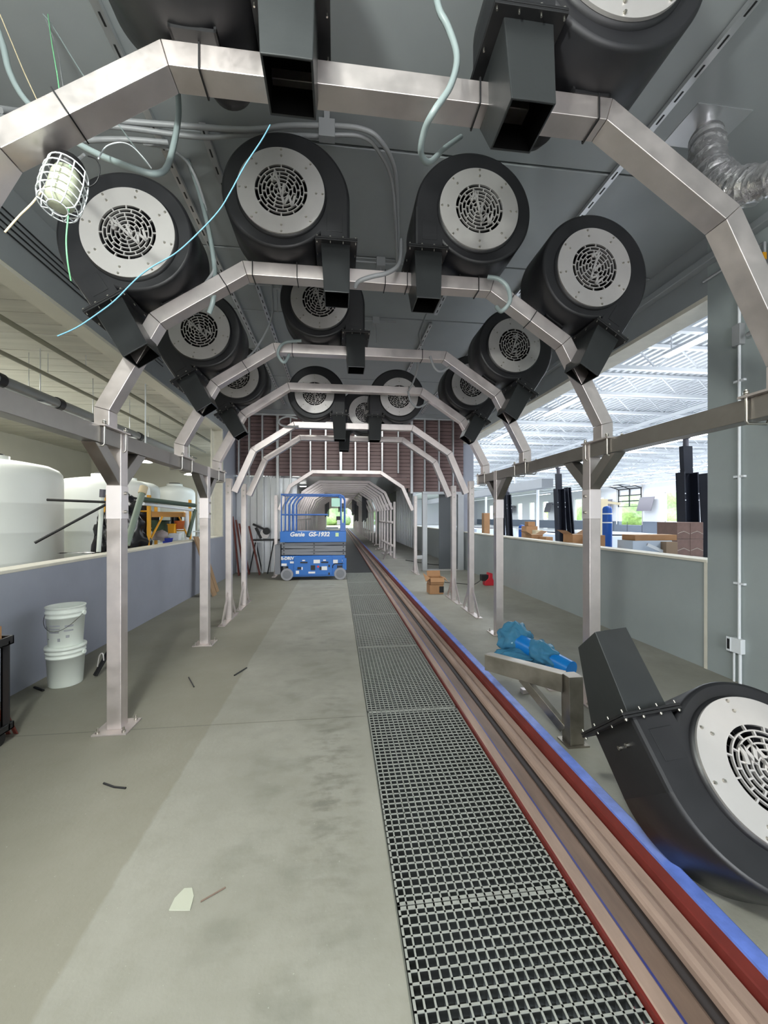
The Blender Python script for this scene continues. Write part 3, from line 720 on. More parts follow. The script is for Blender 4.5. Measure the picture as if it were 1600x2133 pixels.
# ------------------------------------------------------------------ scissor lift
LX, LY = -1.43, 10.22
lf = thing('scissor_lift', 'blue scissor lift with folded scissor arms parked beside the trench', 'scissor lift', (-.6, 10.6, 0))
def LB(name, m_, x0, x1, y0, y1, z0, z1, par=None, bev=.006): return bx(name, m_, LX+x0, LX+x1, LY+y0, LY+y1, z0, z1, par or lf, bev)
ch = LB('chassis', M_GENIE, .20, 1.42, .03, .77, .09, .42)
MB().box(LX+.02, LX+1.62, LY+.04, LY+.76, .36, .62).box(LX+.34, LX+1.30, LY+.0, LY+.05, .13, .60).box(LX+1.56, LX+1.66, LY+.01, LY+.10, .25, .55).build('upper_chassis', M_GENIE, lf, .006)
def wheel(x, yv, lab=None):
    w = MB().tube([(LX+x, LY+yv, .155), (LX+x, LY+yv+.11, .155)], .152, 28).build('wheel', M_TYRE, lf, .01)
    MB().tube([(LX+x, LY+yv-.006, .155), (LX+x, LY+yv, .155)], .105, 24).tube([(LX+x, LY+yv-.02, .155), (LX+x, LY+yv-.006, .155)], .03, 12).build('wheel_hub', M_LGREY, w)
for x in (.17, 1.50):
    for yv in (0, .69): wheel(x, yv)
MB().tube([(LX+1.31, LY+.02, .30), (LX+1.31, LY+.02, .36), (LX+1.36, LY+.02, .41), (LX+1.60, LY+.02, .41)], .012, 8).build('wheel_arch_bar', M_BLACKM, lf)
for k in range(4):
    z = .635+k*.082; sl = .03 if k % 2 else -.03
    m = MB()
    for yv in (.05, .68): m.hexa([(LX+.03, LY+yv, z-sl*.3), (LX+1.64, LY+yv, z+sl*.3), (LX+1.64, LY+yv+.05, z+sl*.3), (LX+.03, LY+yv+.05, z-sl*.3)], [(LX+.03, LY+yv, z+.074-sl*.3), (LX+1.64, LY+yv, z+.074+sl*.3), (LX+1.64, LY+yv+.05, z+.074+sl*.3), (LX+.03, LY+yv+.05, z+.074-sl*.3)])
    a = m.build('scissor_arm', M_LGREY, lf, .004)
    m = MB()
    for x in (.09, .84, 1.58): m.tube([(LX+x, LY+.03, z+.04), (LX+x, LY+.05, z+.04)], .016, 10)
    m.build('pivot_pin', M_BLACKM, a)
LB('entry_panel', M_LGREY, -.14, .0, .08, .62, .15, .90)
dk = LB('platform_panel', M_GENIE, .0, 1.65, .0, .78, .965, 1.235)
m = MB()
def R(pts, r=.019): m.tube([(LX+a, LY+b, c) for a, b, c in pts], r, 8)
for b in (.03, .75):
    R([(.03, b, 1.23), (.03, b, 2.17), (1.50, b, 2.17), (1.58, b, 2.13), (1.62, b, 2.05), (1.62, b, 1.23)])
    R([(.03, b, 1.66), (1.18, b, 1.66)])
    for x in (.13, .23, .33): R([(x, b, 1.23), (x, b, 1.92), (x+.08, b, 2.06), (x+.18, b, 2.15)])
    R([(1.52, b, 1.23), (1.52, b, 2.08), (1.46, b, 2.15)])
R([(.03, .03, 2.17), (.03, .75, 2.17)]); R([(1.62, .03, 2.05), (1.62, .75, 2.05)]); R([(.03, .03, 1.66), (.03, .75, 1.66)]); R([(1.62, .03, 1.66), (1.62, .75, 1.66)])
m.build('guard_rail', M_GENIER, lf)
LB('gate_plate', M_GENIER, 1.50, 1.63, .0, .02, 1.235, 1.45); LB('control_box', M_LABEL, 1.42, 1.56, .1, .2, 1.40, 1.52); LB('tool_tray', M_LGREY, 1.15, 1.45, .10, .3, 1.30, 1.34)
LB('seat_pad', M_BLACKM, 1.40, 1.52, .25, .4, 1.5, 1.62)
LB('clear_sheet', mat('pale_green_sheet', (170, 214, 196), .4), 1.27, 1.50, .60, .61, 1.88, 2.11)
text('maker_lettering', 'Genie', .150, M_LABEL, dk, (LX+.24, LY-.004, 1.115), shear=.2, bold=.005)
text('model_lettering', 'GS-1932', .150, M_LABEL, dk, (LX+.70, LY-.004, 1.115), shear=.2, bold=.006)
LB('emblem_sticker', mat('pale_sticker', (200, 226, 170), .5), 1.38, 1.46, -.004, .0, 1.105, 1.20, dk, 0)
text('drive_lettering', 'E-DRIVE', .105, M_LABEL, ch, (LX+.02, LY+.034, .525), bold=.005)
m_ = M_LABEL
for (x0, x1, z0, z1) in ((.24, .48, .43, .48), (.03, .16, .37, .43), (.29, .40, .31, .42), (.55, .62, .49, .52), (.83, .99, .43, .52), (1.07, 1.14, .49, .52), (1.32, 1.44, .42, .51), (1.03, 1.17, .255, .35), (.70, .87, .175, .22), (.39, .47, .17, .25), (.53, .56, .27, .34), (1.55, 1.60, .46, .51)):
    LB('sticker', m_, x0, x1, -.006 if .34 < x0 < 1.25 else .034, -.001 if .34 < x0 < 1.25 else .039, z0, z1, ch, 0)
for (x0, x1, z0, z1) in ((.50, .68, .435, .47), (1.02, 1.20, .435, .47), (.76, .87, .26, .38), (.43, .52, .28, .34), (.98, 1.03, .26, .34), (1.20, 1.24, .33, .39), (1.20, 1.24, .13, .19)):
    LB('control_recess', M_BLACKM, x0, x1, -.010, .0, z0, z1, ch, 0)
MB().tube([(LX+.945, LY-.02, .345), (LX+.945, LY, .345)], .028, 14).build('stop_button', M_RED, ch)

# ------------------------------------------------------------------ left foreground: cart, boxes, buckets
ct = thing('utility_cart', 'black steel utility cart cut by the left edge', 'cart', (-2.55, 2.65, 0))
CXa, CXb, CYa, CYb = -2.83, -2.29, 2.30, 3.13
for z0, z1, nm in ((.70, .76, 'top_shelf'), (.10, .15, 'bottom_shelf')):
    MB().box(CXa, CXb, CYa, CYb, z0, z0+.012).box(CXa, CXb, CYa, CYa+.015, z0, z1).box(CXa, CXb, CYb-.015, CYb, z0, z1).box(CXa, CXa+.015, CYa, CYb, z0, z1).box(CXb-.015, CXb, CYa, CYb, z0, z1).build(nm, M_BLACKM, ct, .003)
for x in (CXa, CXb-.05):
    for y in (CYa, CYb-.05): MB().box(x, x+.05, y, y+.012, .10, .73).box(x, x+.012, y, y+.05, .10, .73).build('corner_leg', M_BLACKM, ct)
for x in (CXa+.06, CXb-.06):
    for y in (CYa+.06, CYb-.06):
        w = MB().tube([(x-.015, y, .045), (x+.015, y, .045)], .045, 16).build('caster', M_BLACKM, ct)
        MB().box(x-.02, x+.02, y-.02, y+.02, .08, .10).build('caster_plate', M_SS, w)
bxo = thing('cardboard_box', 'small cardboard box on the black cart top', 'box', (-2.6, 2.62, .715))
MB().box(-2.80, -2.325, 2.70, 3.07, .716, .84).build('carton', M_CARD, bxo, .003); text('scrawl', '', .05, M_BLACKM, bxo, (-2.6, 2.4, .75)) if False else None
bxo = thing('cardboard_box', 'tall cardboard box on the lower shelf of the black cart', 'box', (-2.6, 2.5, .12))
MB().box(-2.80, -2.36, 2.42, 3.05, .114, .50).build('carton', M_CARD, bxo, .003); MB().bar((-2.37, 2.42, .50), (-2.31, 2.42, .47), .003, .003).build('flap_edge', M_CARD, bxo)
wd = thing('wood_offcut', 'dark red-brown offcut leaning behind the cart leg', 'wood', (-2.6, 3.0, 0))
for i in range(3): MB().bar((-2.36-.05*i, 3.24, .0), (-2.38-.04*i, 3.15, .24), .03, .008).build('slat', M_REDW, wd)
def bucket(z, lab, label_print):
    t = thing('bucket', lab, 'bucket', (-2.60, 4.17, z), 'white buckets stacked by the left wall')
    c = (-2.60, 4.17, z)
    MB().lathe([(0, 0), (.130, 0), (.134, .006), (.150, .27), (.156, .27), (.156, .285), (.151, .287), (.152, .31), (.159, .312), (.159, .328), (.153, .33), (.154, .362), (.160, .364), (.160, .374), (.150, .374), (.148, .30), (.132, .01), (0, .01)], 40, c).build('pail', M_PLASW, t)
    for s in (-1, 1): MB().tube([(c[0]+s*.155, c[1], z+.30), (c[0]+s*.172, c[1], z+.30)], .022, 10).build('handle_ear', M_PLASW, t)
    if label_print:
        m = MB()
        m.tube([(c[0]+.165*math.cos(a), c[1]-.165*math.sin(a), z+.30-.14*math.sin(a)**1.5) for a in [PI*i/16 for i in range(17)]], .0022, 6)
        m.build('wire_handle', M_BLACKM, t)
        for a0, a1, z0, z1 in ((-.45, .25, .20, .215), (-.45, .25, .17, .185), (-.45, .2, .14, .155), (.5, .95, .19, .21), (.45, .95, .15, .165), (-1.0, -.6, .17, .2), (-1.05, -.85, .045, .09), (.1, .25, .06, .09), (.55, .75, .09, .115), (-.7, -.5, .075, .085)):
            m = MB(); q = 8; vs = []
            for i in range(q+1):
                a = -PI/2+a0+(a1-a0)*i/q
                for zz in (z0, z1): r = .134+.016*(zz/.27)+.0012; vs.append((c[0]+r*math.cos(a), c[1]+r*math.sin(a), z+zz))
            m.add(vs, [(2*i, 2*i+2, 2*i+3, 2*i+1) for i in range(q)]); m.build('label_print', mat('grey_print', (150, 152, 156), .5), t)
    else: MB().lathe([(0, .376), (.162, .376), (.165, .37), (.165, .35), (.161, .35)], 40, c).build('lid', M_PLASW, t)
bucket(0.0, 'lower plain white bucket with lid, under the labelled one', False); bucket(.378, 'upper open white bucket with printed label and wire handle', True)
tg = thing('small_clamp', 'dark tool with a pale hook standing on the floor behind the buckets', 'tool', (-2.40, 4.4, 0))
MB().bar((-2.40, 4.28, .02), (-2.36, 4.50, .24), .03, .03).build('tool_body', M_BLACKM, tg); MB().tube(smooth_path([(-2.39, 4.30, .10), (-2.37, 4.30, .21), (-2.34, 4.30, .23), (-2.33, 4.30, .16)]), .006, 6).build('hook', M_ALU, tg)

# ------------------------------------------------------------------ right foreground: tube bracket, blue bag, post extras
br = thing('tube_bracket', 'stainless steel cantilever tube bracket standing on the floor beside the conveyor', 'bracket', (1.66, 2.68, 0))
A_ = Vector((1.64, 2.66, 0)); B_ = Vector((1.30, 3.06, 0)); dd = (B_-A_).normalized()
MB().box(1.60-.02, 1.60+.14, 2.58, 2.72, 0, .012).build('base_plate', M_SSD, br)
MB().bar((1.66, 2.65, .012), (1.655, 2.66, .48), .105, .105, (0, 1, 0)).build('upright_tube', M_SSD, br, .003)
MB().bar(Vector((1.655, 2.66, .415))-dd*(-.05), Vector((1.655, 2.66, .415))+dd*.66, .09, .13).build('cantilever_tube', M_SSD, br, .003)
MB().bar(Vector((1.655, 2.66, .08))+dd*.05, Vector((1.655, 2.66, .36))+dd*.36, .06, .06).build('diagonal_tube', M_SSD, br, .003)
MB().box(1.70, 1.76, 3.12, 3.18, 0, .05).build('loose_nut', M_SSD, br) if False else None
pl_ = thing('floor_plate', 'small dark steel base plate lying by the blue plastic', 'plate', (2.0, 3.55, 0))
MB().box(1.93, 2.12, 3.45, 3.63, 0, .012).box(1.99, 2.06, 3.50, 3.57, .012, .06).build('plate', M_SS, pl_)
tag(MB().box(1.66, 1.73, 3.42, 3.48, 0, .04).build('steel_block', M_SS, None, .004), 'tiny steel block on the floor behind the tube bracket', 'block')
bg_ = thing('blue_plastic_wrap', 'crumpled translucent blue plastic wrapped round a blue tube on the floor', 'plastic wrap', (2.2, 4.1, 0))
MB().tube([(2.06, 4.30, .17), (2.30, 3.70, .09)], [.10, .085], 20).build('blue_tube', mat('bright_blue_tube', (20, 120, 200), .3), bg_)
def crumple(name, m_, c, sz, seed, par, n=36, amp=.35, floor=0.0):
    m = MB(); vs = []; rows = n//2
    for i in range(rows+1):
        th = PI*i/rows
        for j in range(n):
            a = 2*PI*j/n; v = Vector((math.sin(th)*math.cos(a), math.sin(th)*math.sin(a), math.cos(th)))
            q = 1+amp*noise.noise(v*2.3+Vector((seed, 0, 0)))*1.6+amp*.5*abs(noise.noise(v*6+Vector((0, seed, 0))))+amp*.3*noise.noise(v*13)
            p = Vector((c[0]+v.x*sz[0]*q, c[1]+v.y*sz[1]*q, c[2]+v.z*sz[2]*q)); p.z = max(floor, p.z); vs.append(p)
    m.add(vs, [(i*n+j, (i+1)*n+j, (i+1)*n+(j+1) % n, i*n+(j+1) % n) for i in range(rows) for j in range(n)], True)
    return m.build(name, m_, par)
crumple('film_bundle', M_FILM, (2.05, 4.42, .17), (.19, .17, .19), 3.1, bg_, 64, .20); crumple('film_skirt', M_FILM, (1.98, 4.20, .06), (.26, .16, .07), 8.2, bg_, 56, .25, floor=.002)
crumple('film_sleeve', M_FILM, (2.18, 4.05, .14), (.13, .24, .12), 5.5, bg_, 56, .16, floor=.002)

# cardboard boxes and red tool
o = thing('cardboard_box', 'closed cardboard box on the floor under the open one', 'box', (2.06, 8.2, 0))
MB().box(1.90, 2.19, 8.08, 8.38, 0, .19).build('carton', M_CARD, o, .003); MB().box(2.10, 2.195, 8.078, 8.08, .03, .16).build('black_label', M_BLACKM, o)
o = thing('open_cardboard_box', 'open cardboard box with raised flaps on top of the closed box', 'box', (2.06, 8.2, .19))
m = MB(); x0, x1, y0, y1 = 1.91, 2.20, 8.09, 8.38
m.box(x0, x1, y0, y0+.006, .191, .33).box(x0, x1, y1-.006, y1, .191, .33).box(x0, x0+.006, y0, y1, .191, .33).box(x1-.006, x1, y0, y1, .191, .33).box(x0, x1, y0, y1, .191, .197).build('carton', M_CARD, o)
for a, b, c_, d_ in (((x0, y0, .33), (x0, y1, .33), (x0-.09, y1, .40), (x0-.09, y0, .26)), ((x1, y0, .33), (x1, y1, .33), (x1+.10, y1, .30), (x1+.10, y0, .24)), ((x0, y1, .33), (x1, y1, .33), (x1, y1+.04, .44), (x0, y1+.04, .44)), ((x0, y0, .33), (x1, y0, .33), (x1, y0-.05, .255), (x0, y0-.05, .255))):
    q = [Vector(v) for v in (a, b, c_, d_)]; MB().hexa(q, [v+Vector((0, 0, .005)) for v in q]).build('flap', M_CARD, o)
o = thing('red_tool', 'red and black cordless work light standing on the floor near the right wall', 'tool', (3.5, 9.0, 0))
MB().prism([(3.42, 0), (3.66, 0), (3.66, .06), (3.60, .17), (3.60, .28), (3.52, .30), (3.50, .17), (3.42, .10)], 'y', 8.94, 9.12).build('tool_body', M_RED, o, .012)
MB().box(3.34, 3.50, 8.95, 9.1, .11, .25).build('battery_pack', M_BLACKM, o, .01)
MB().tube(smooth_path([(3.36, 9.05, .12), (3.2, 9.1, .01), (3.0, 9.2, .008), (2.6, 9.5, .008)]), .008, 6).build('cord', M_BLACKM, o)

# floor litter
def litter(name, pts, r, m_, lab): tag(MB().tube([Vector(p) for p in pts], r, 6).build(name, m_), lab, 'debris')
litter('rubber_strip', [P(216, 1633, 2.386)+Vector((0, 0, .005)), P(238, 1641, 2.357)+Vector((0, 0, .004)), P(262, 1643, 2.345)+Vector((0, 0, .004))], .006, M_BLACKM, 'short dark rubber strip lying on the open floor at the lower left')
litter('black_rod', [P(488, 1408, 4.012)+Vector((0, 0, .006)), P(514, 1392, 4.217)+Vector((0, 0, .006))], .007, M_BLACKM, 'thin black rod on the floor left of the grating')
litter('twig', [P(393, 1412, 3.964)+Vector((0, 0, .006)), P(404, 1432, 3.741)+Vector((0, 0, .006))], .006, M_BLACKM, 'small dark splinter on the floor between the left posts')
litter('metal_sliver', [P(418, 1880, 1.654)+Vector((0, 0, .004)), P(470, 1850, 1.718)+Vector((0, 0, .004))], .003, mat('reddish_sliver', (120, 100, 88), .6), 'thin reddish sliver on the floor near the pale patch')
litter('rubber_strip', [P(72, 1433, 3.73)+Vector((0, 0, .006)), P(90, 1440, 3.658)+Vector((0, 0, .006))], .012, M_BLACKM, 'dark scrap on the floor beside the cart')
q = [P(352, 1897, 1.619), P(396, 1897, 1.619), P(404, 1868, 1.679), P(400, 1851, 1.716), P(384, 1852, 1.714), P(364, 1872, 1.670)]
tag(MB().prism([(v.x, v.y) for v in q], 'z', .0005, .004).build('paint_chip', mat('pale_patch', (182, 184, 168), .7)), 'pale irregular paper scrap on the floor at the lower left of centre', 'scrap')

# ------------------------------------------------------------------ right wall conduit and box
cd = thing('wall_conduit', 'white electrical conduit running up the right wall with an open switch box', 'conduit', (XR-.02, 3.47, .3))
MB().tube([(XR-.02, 3.46, 0), (XR-.02, 3.46, .30)], .011, 8).tube([(XR-.022, 3.40, 0), (XR-.022, 3.40, .30)], .014, 8).build('lower_pipes', M_WHITE, cd)
MB().tube([(XR-.02, 3.41, .42), (XR-.02, 3.41, 4.2)], .013, 8).build('riser_pipe', M_WHITE, cd)
MB().box(XR-.05, XR, 3.37, 3.47, .29, .43).box(XR-.055, XR-.05, 3.465, 3.51, .29, .43).build('switch_box', M_WHITE, cd, .003)
MB().box(XR-.056, XR-.02, 3.475, 3.50, .31, .41).build('box_opening', M_BLACKM, cd)
for z in (.95, 1.98, 2.9): MB().box(XR-.03, XR, 3.36, 3.46, z, z+.02).build('pipe_clip', M_WHITE, cd)
MB().box(XR-.06, XR, 3.37, 3.45, 3.25, 3.45).build('junction_box', M_COND, cd, .004)

# ------------------------------------------------------------------ ceiling channels, conduits, duct
def channel(x, y0, y1, lab, z=4.50):
    t = thing('strut_channel', lab, 'strut channel', (x, (y0+y1)/2, z), 'steel channels under the bay ceiling')
    MB().box(x-.025, x+.025, y0, y1, z, z+.035).build('channel', M_GALV, t)
    m = MB(); y = max(y0, 1.0)
    while y < min(y1, 11): m.box(x-.006, x+.006, y+.02, y+.09, z-.003, z); y += .16
    stuff(m.build('slots', M_BLACKM, t))
    m = MB()
    for q in (.1, .5, .9): yy = y0+(y1-y0)*q; m.box(x-.02, x+.02, yy-.02, yy+.02, z+.035, CZ)
    m.build('standoff', M_GALV, t)
channel(-1.36, -2, 10.5, 'steel channel on the ceiling passing behind the left tilted blower'); channel(2.34, -2, 11, 'long steel channel on the ceiling over the right side')
channel(-1.00, 3.1, 4.2, 'short steel channel piece left of the upright left blower'); channel(-1.0, 4.5, 10, 'steel channel in line beyond the short left piece')
channel(1.40, 4.8, 5.6, 'short steel channel piece under the ceiling right of centre'); channel(1.40, 5.9, 10, 'steel channel in line beyond the short right piece')
def pipe(name, lab, pts, r, m_=M_COND, cat='conduit', grp=None, k=6, nn=8):
    t = MB().tube(smooth_path(pts, k), r, nn).build(name, m_); return tag(t, lab, cat, grp)
G1 = 'rigid conduits under the bay ceiling'
pipe('conduit', 'upper rigid conduit crossing the ceiling from the left to the junction box', [P(0, 228, 2.35), P(110, 240, 2.6), P(380, 262, 2.85), P(520, 270, 2.88), P(600, 262, 2.9), P(665, 262, 2.9)], .019, grp=G1)
pipe('conduit', 'second rigid conduit crossing the ceiling behind the nearest arch', [P(0, 245, 2.35), P(110, 258, 2.6), P(250, 265, 2.75), P(420, 286, 2.9), P(520, 280, 2.92), P(665, 284, 2.92)], .017, grp=G1)
pipe('conduit', 'lowest rigid conduit crossing the ceiling at the left', [P(0, 262, 2.35), P(110, 292, 2.65), P(250, 290, 2.75), P(350, 297, 2.85)], .017, grp=G1)
pipe('conduit', 'conduit from the junction box bending down the ceiling to the right, outer one', [P(697, 262, 2.9), P(752, 268, 2.9), P(790, 290, 2.95), P(822, 350, 3.2), P(828, 440, 3.6), P(830, 510, 4.0), P(838, 545, 4.1)], .017, grp=G1)
pipe('conduit', 'conduit from the junction box bending down the ceiling to the right, inner one', [P(697, 281, 2.92), P(752, 284, 2.95), P(785, 310, 3.05), P(815, 370, 3.3), P(823, 450, 3.6), P(826, 520, 4.0), P(828, 560, 4.2)], .014, grp=G1)
jb = thing('junction_box', 'grey junction box on the ceiling between the nearest and second arches', 'junction box', tuple(P(681, 272, 2.9)))
c = P(681, 272, 2.9); MB().box(c.x-.058, c.x+.058, c.y-.03, c.y+.03, c.z-.065, c.z+.065).build('box_body', M_COND, jb, .003); MB().box(c.x-.02, c.x+.02, c.y-.02, c.y+.02, c.z+.065, CZ).build('box_mount', M_COND, jb)
for (x_, y_, d_, lab) in ((793, 540, 4.55, 'small conduit fitting on the ceiling just above the second arch'), (783, 663, 5.9, 'small grey junction box on the ceiling above the third arch'), (577, 600, 5.0, 'small grey box hanging under the ceiling left of the third row blower')):
    c = P(x_, y_, d_); c.z = CZ-.05; jb = thing('junction_box', lab, 'junction box', tuple(c))
    MB().box(c.x-.05, c.x+.05, c.y-.04, c.y+.04, c.z-.05, c.z+.05).build('box_body', M_COND, jb, .003); MB().tube([(c.x-.35, c.y, c.z), (c.x+.30, c.y, c.z)], .012, 8).build('pipe_stubs', M_COND, jb)
    MB().tube([(c.x, c.y, c.z-.05), (c.x+.01, c.y, c.z-.32)], .006, 6).build('drop_cord', M_COND, jb)
G2 = 'flexible conduits looping to the blowers'
pipe('flexible_conduit', 'pale flexible conduit looping down beside the black tie on the nearest arch', [P(905, -30, 1.62), P(915, 20, 1.62), P(935, 60, 1.63), P(952, 120, 1.63), P(938, 180, 1.60), P(905, 230, 1.60), P(885, 270, 1.66), P(877, 318, 1.75), P(895, 338, 1.85), P(925, 310, 2.1), P(960, 285, 2.3)], .0135, M_COND2, grp=G2)
pipe('flexible_conduit', 'pale flexible conduit entering from the left picture edge behind the nearest arch', [P(-20, 20, 1.95), P(5, 90, 1.95), P(20, 150, 1.95), P(50, 205, 1.95), P(92, 245, 1.95), P(140, 285, 1.92), P(205, 322, 1.9), P(270, 348, 1.9), P(318, 362, 1.92), P(345, 352, 1.98), P(360, 310, 2.05), P(372, 240, 2.1), P(370, 180, 2.1)], .0145, M_COND2, grp=G2)
pipe('flexible_conduit', 'flexible conduit hanging down to the left end of the second arch slope', [P(390, 330, 3.3), P(415, 400, 3.2), P(435, 480, 3.05), P(447, 560, 2.98), P(445, 620, 2.95), P(436, 652, 2.98)], .018, M_COND2, grp=G2)
pipe('flexible_conduit', 'thin flexible conduit beside the one hanging at the second arch slope', [P(300, 300, 2.9), P(350, 310, 2.9), P(395, 345, 3.1), P(425, 420, 3.15), P(440, 500, 3.05), P(448, 555, 2.98), P(428, 590, 2.94)], .011, M_COND, grp=G2)
pipe('flexible_conduit', 'curved flexible conduit on the front of the second arch top tube', [P(740, 598, 2.98), P(748, 586, 2.94), P(775, 576, 2.93), P(808, 568, 2.94), P(832, 548, 3.0), P(836, 500, 3.2)], .016, M_COND, grp=G2)
pipe('flexible_conduit', 'flexible conduit hooking over the sloping right tube of the second arch', [P(1016, 577, 3.1), P(1040, 582, 3.08), P(1058, 600, 3.08), P(1062, 628, 3.06), P(1045, 648, 3.1), P(1035, 640, 3.2)], .017, M_COND2, grp=G2)
pipe('flexible_conduit', 'flexible conduit loop in front of the third arch, left end', [P(628, 710, 4.28), P(600, 712, 4.28), P(585, 720, 4.26), P(579, 738, 4.26), P(592, 755, 4.26), P(604, 735, 4.4)], .016, M_COND2, grp=G2)
pipe('flexible_conduit', 'flexible conduit drooping under the third arch top tube, right end', [P(896, 742, 4.5), P(905, 765, 4.5), P(917, 774, 4.5), P(935, 765, 4.6), P(952, 750, 4.8)], .014, M_COND, grp=G2)
pipe('flexible_conduit', 'flexible conduit looping across the right blower of the first free-standing arch', [P(850, 815, 5.6), P(855, 835, 5.6), P(868, 848, 5.65), P(885, 842, 5.8), P(900, 825, 6)], .014, M_COND, grp=G2)
pipe('flexible_conduit', 'flexible conduit ring by the left blower of the first free-standing arch', [P(620, 872, 6.2), P(600, 868, 6.2), P(584, 873, 6.2), P(582, 882, 6.2), P(595, 888, 6.2), P(622, 888, 6.2)], .014, M_COND, grp=G2)
pipe('flexible_conduit', 'thin conduit curving down behind the third row left blower', [P(566, 551, 4.75), P(566, 590, 4.85), P(568, 650, 4.8), P(555, 690, 4.6), P(530, 730, 4.5), P(515, 745, 4.5)], .011, M_COND, grp=G2)
pipe('flexible_conduit', 'thin conduit curving down to the third arch, right of centre', [P(888, 655, 5.6), P(876, 685, 5.3), P(873, 700, 4.9), P(880, 718, 4.6)], .013, M_COND, grp=G2)
pipe('flexible_conduit', 'thin conduit hanging from the third arch to the fourth arch, right of centre', [P(870, 745, 4.7), P(869, 770, 5.0), P(861, 795, 5.6), P(852, 812, 5.7)], .013, M_COND, grp=G2)
# wires and twine on the left
def tw_(name, lab, pts, r, m_): pipe(name, lab, pts, r, m_, 'wire', None, 5, 6)
tw_('twine', 'blue and white twisted twine hanging diagonally across the left blowers', [P(563, 260, 1.75), P(545, 292, 1.75), P(510, 345, 1.75), P(480, 400, 1.75), P(455, 440, 1.75), P(410, 488, 1.75), P(365, 528, 1.75), P(318, 555, 1.75), P(285, 580, 1.75), P(240, 625, 1.75), P(205, 652, 1.75), P(160, 682, 1.75), P(120, 700, 1.75)], .0028, mat('blue_white_twine', (104, 156, 182), .7))
tw_('wire', 'green wire hanging down through the caged lamp', [P(146, 330, 1.62), P(145, 400, 1.60), P(142, 450, 1.62), P(138, 500, 1.64), P(141, 545, 1.66), P(148, 585, 1.7)], .003, mat('green_wire', (120, 190, 140), .5))
tw_('wire', 'pale strap end sticking out left from the caged lamp', [P(98, 382, 1.65), P(70, 420, 1.62), P(40, 450, 1.60), P(10, 484, 1.58)], .004, M_PLY)
tw_('wire', 'black wire loop right of the caged lamp', [P(183, 325, 1.66), P(200, 332, 1.66), P(208, 350, 1.66), P(203, 375, 1.66), P(188, 388, 1.66), P(172, 384, 1.66)], .0025, M_BLACKM)
tw_('wire', 'thin pale wire hanging from the ceiling at the upper left, longer one', [P(90, 30, 2.3), P(110, 55, 2.3), P(150, 120, 2.3), P(195, 190, 2.3), P(240, 250, 2.35), P(290, 320, 2.5), P(315, 352, 2.6)], .004, M_COND2)
tw_('wire', 'thin green-white wire dropping straight from the ceiling at the upper left', [P(100, 30, 2.3), P(108, 90, 2.1), P(120, 160, 2.0), P(128, 225, 1.95), P(140, 300, 1.8)], .003, mat('green_wire', (120, 190, 140), .5))
tw_('wire', 'dark wire parallel to the green one at the upper left', [P(95, 40, 2.3), P(118, 100, 2.2), P(130, 170, 2.1), P(140, 230, 2.05)], .0025, M_COND)
tw_('wire', 'thin pale wire by the left picture edge near the top', [P(0, 30, 2.1), P(25, 90, 2.1), P(50, 150, 2.1), P(85, 225, 2.1)], .003, M_PLY)
tw_('wire', 'curly white wire under the upper left tube of the nearest arch', [P(205, 330, 1.72), P(222, 305, 1.85), P(250, 297, 1.9), P(275, 305, 1.95), P(300, 330, 2.0), P(315, 350, 2.05)], .003, M_WHITE)
for i in range(4):
    tw_('cable', 'dark cable clipped along the left bulkhead, %s from the top' % ORD[i], [(XL+.02, 1.0, 4.28-.06*i), (XL+.02, 3, 4.28-.06*i), (XL+.02, 7, 4.28-.06*i)], .007, M_BLACKM)
# caged work lamp
c = P(132, 392, 1.62); ax = (P(118, 440, 1.59)-P(146, 345, 1.66)).normalized()
lp = thing('caged_work_lamp', 'work lamp in a white wire cage hanging from the nearest arch', 'lamp', tuple(c))
zq = ax.to_track_quat('Z', 'Y').to_matrix().to_4x4(); Mx = Matrix.Translation(c) @ zq
m = MB()
for z, r in ((-.095, .068), (-.055, .074), (-.015, .076), (.025, .076), (.065, .074), (.100, .066)):
    m.tube([Mx @ Vector((r*math.cos(a), r*math.sin(a), z)) for a in [2*PI*i/24 for i in range(25)]], .0026, 5, False)
for i in range(10):
    a = 2*PI*i/10; ca, sa = math.cos(a), math.sin(a)
    m.tube([Mx @ Vector((r*ca, r*sa, z)) for z, r in ((-.095, .068), (-.015, .0765), (.065, .074), (.102, .064), (.108, .034))], .0026, 5, False)
m.tube([Mx @ Vector((.034*math.cos(a), .034*math.sin(a), .108)) for a in [2*PI*i/20 for i in range(21)]], .0026, 5, False)
m.build('wire_cage', M_WHITE, lp)
MB().lathe([(0, -.08), (.045, -.08), (.052, -.05), (.052, .06), (.045, .085), (0, .088)], 20, (0, 0, 0), Mx).build('lamp_tube', mat('lamp_white', (176, 180, 158), .3), lp)
MB().lathe([(0, -.14), (.05, -.14), (.058, -.085), (0, -.08)], 16, (0, 0, 0), Mx).build('lamp_socket', M_BLACKM, lp)
MB().tube(smooth_path([Mx @ Vector((0, 0, -.14)), P(165, 330, 1.72), P(175, 322, 1.70)]), .006, 6).build('hook', M_WHITE, lp)
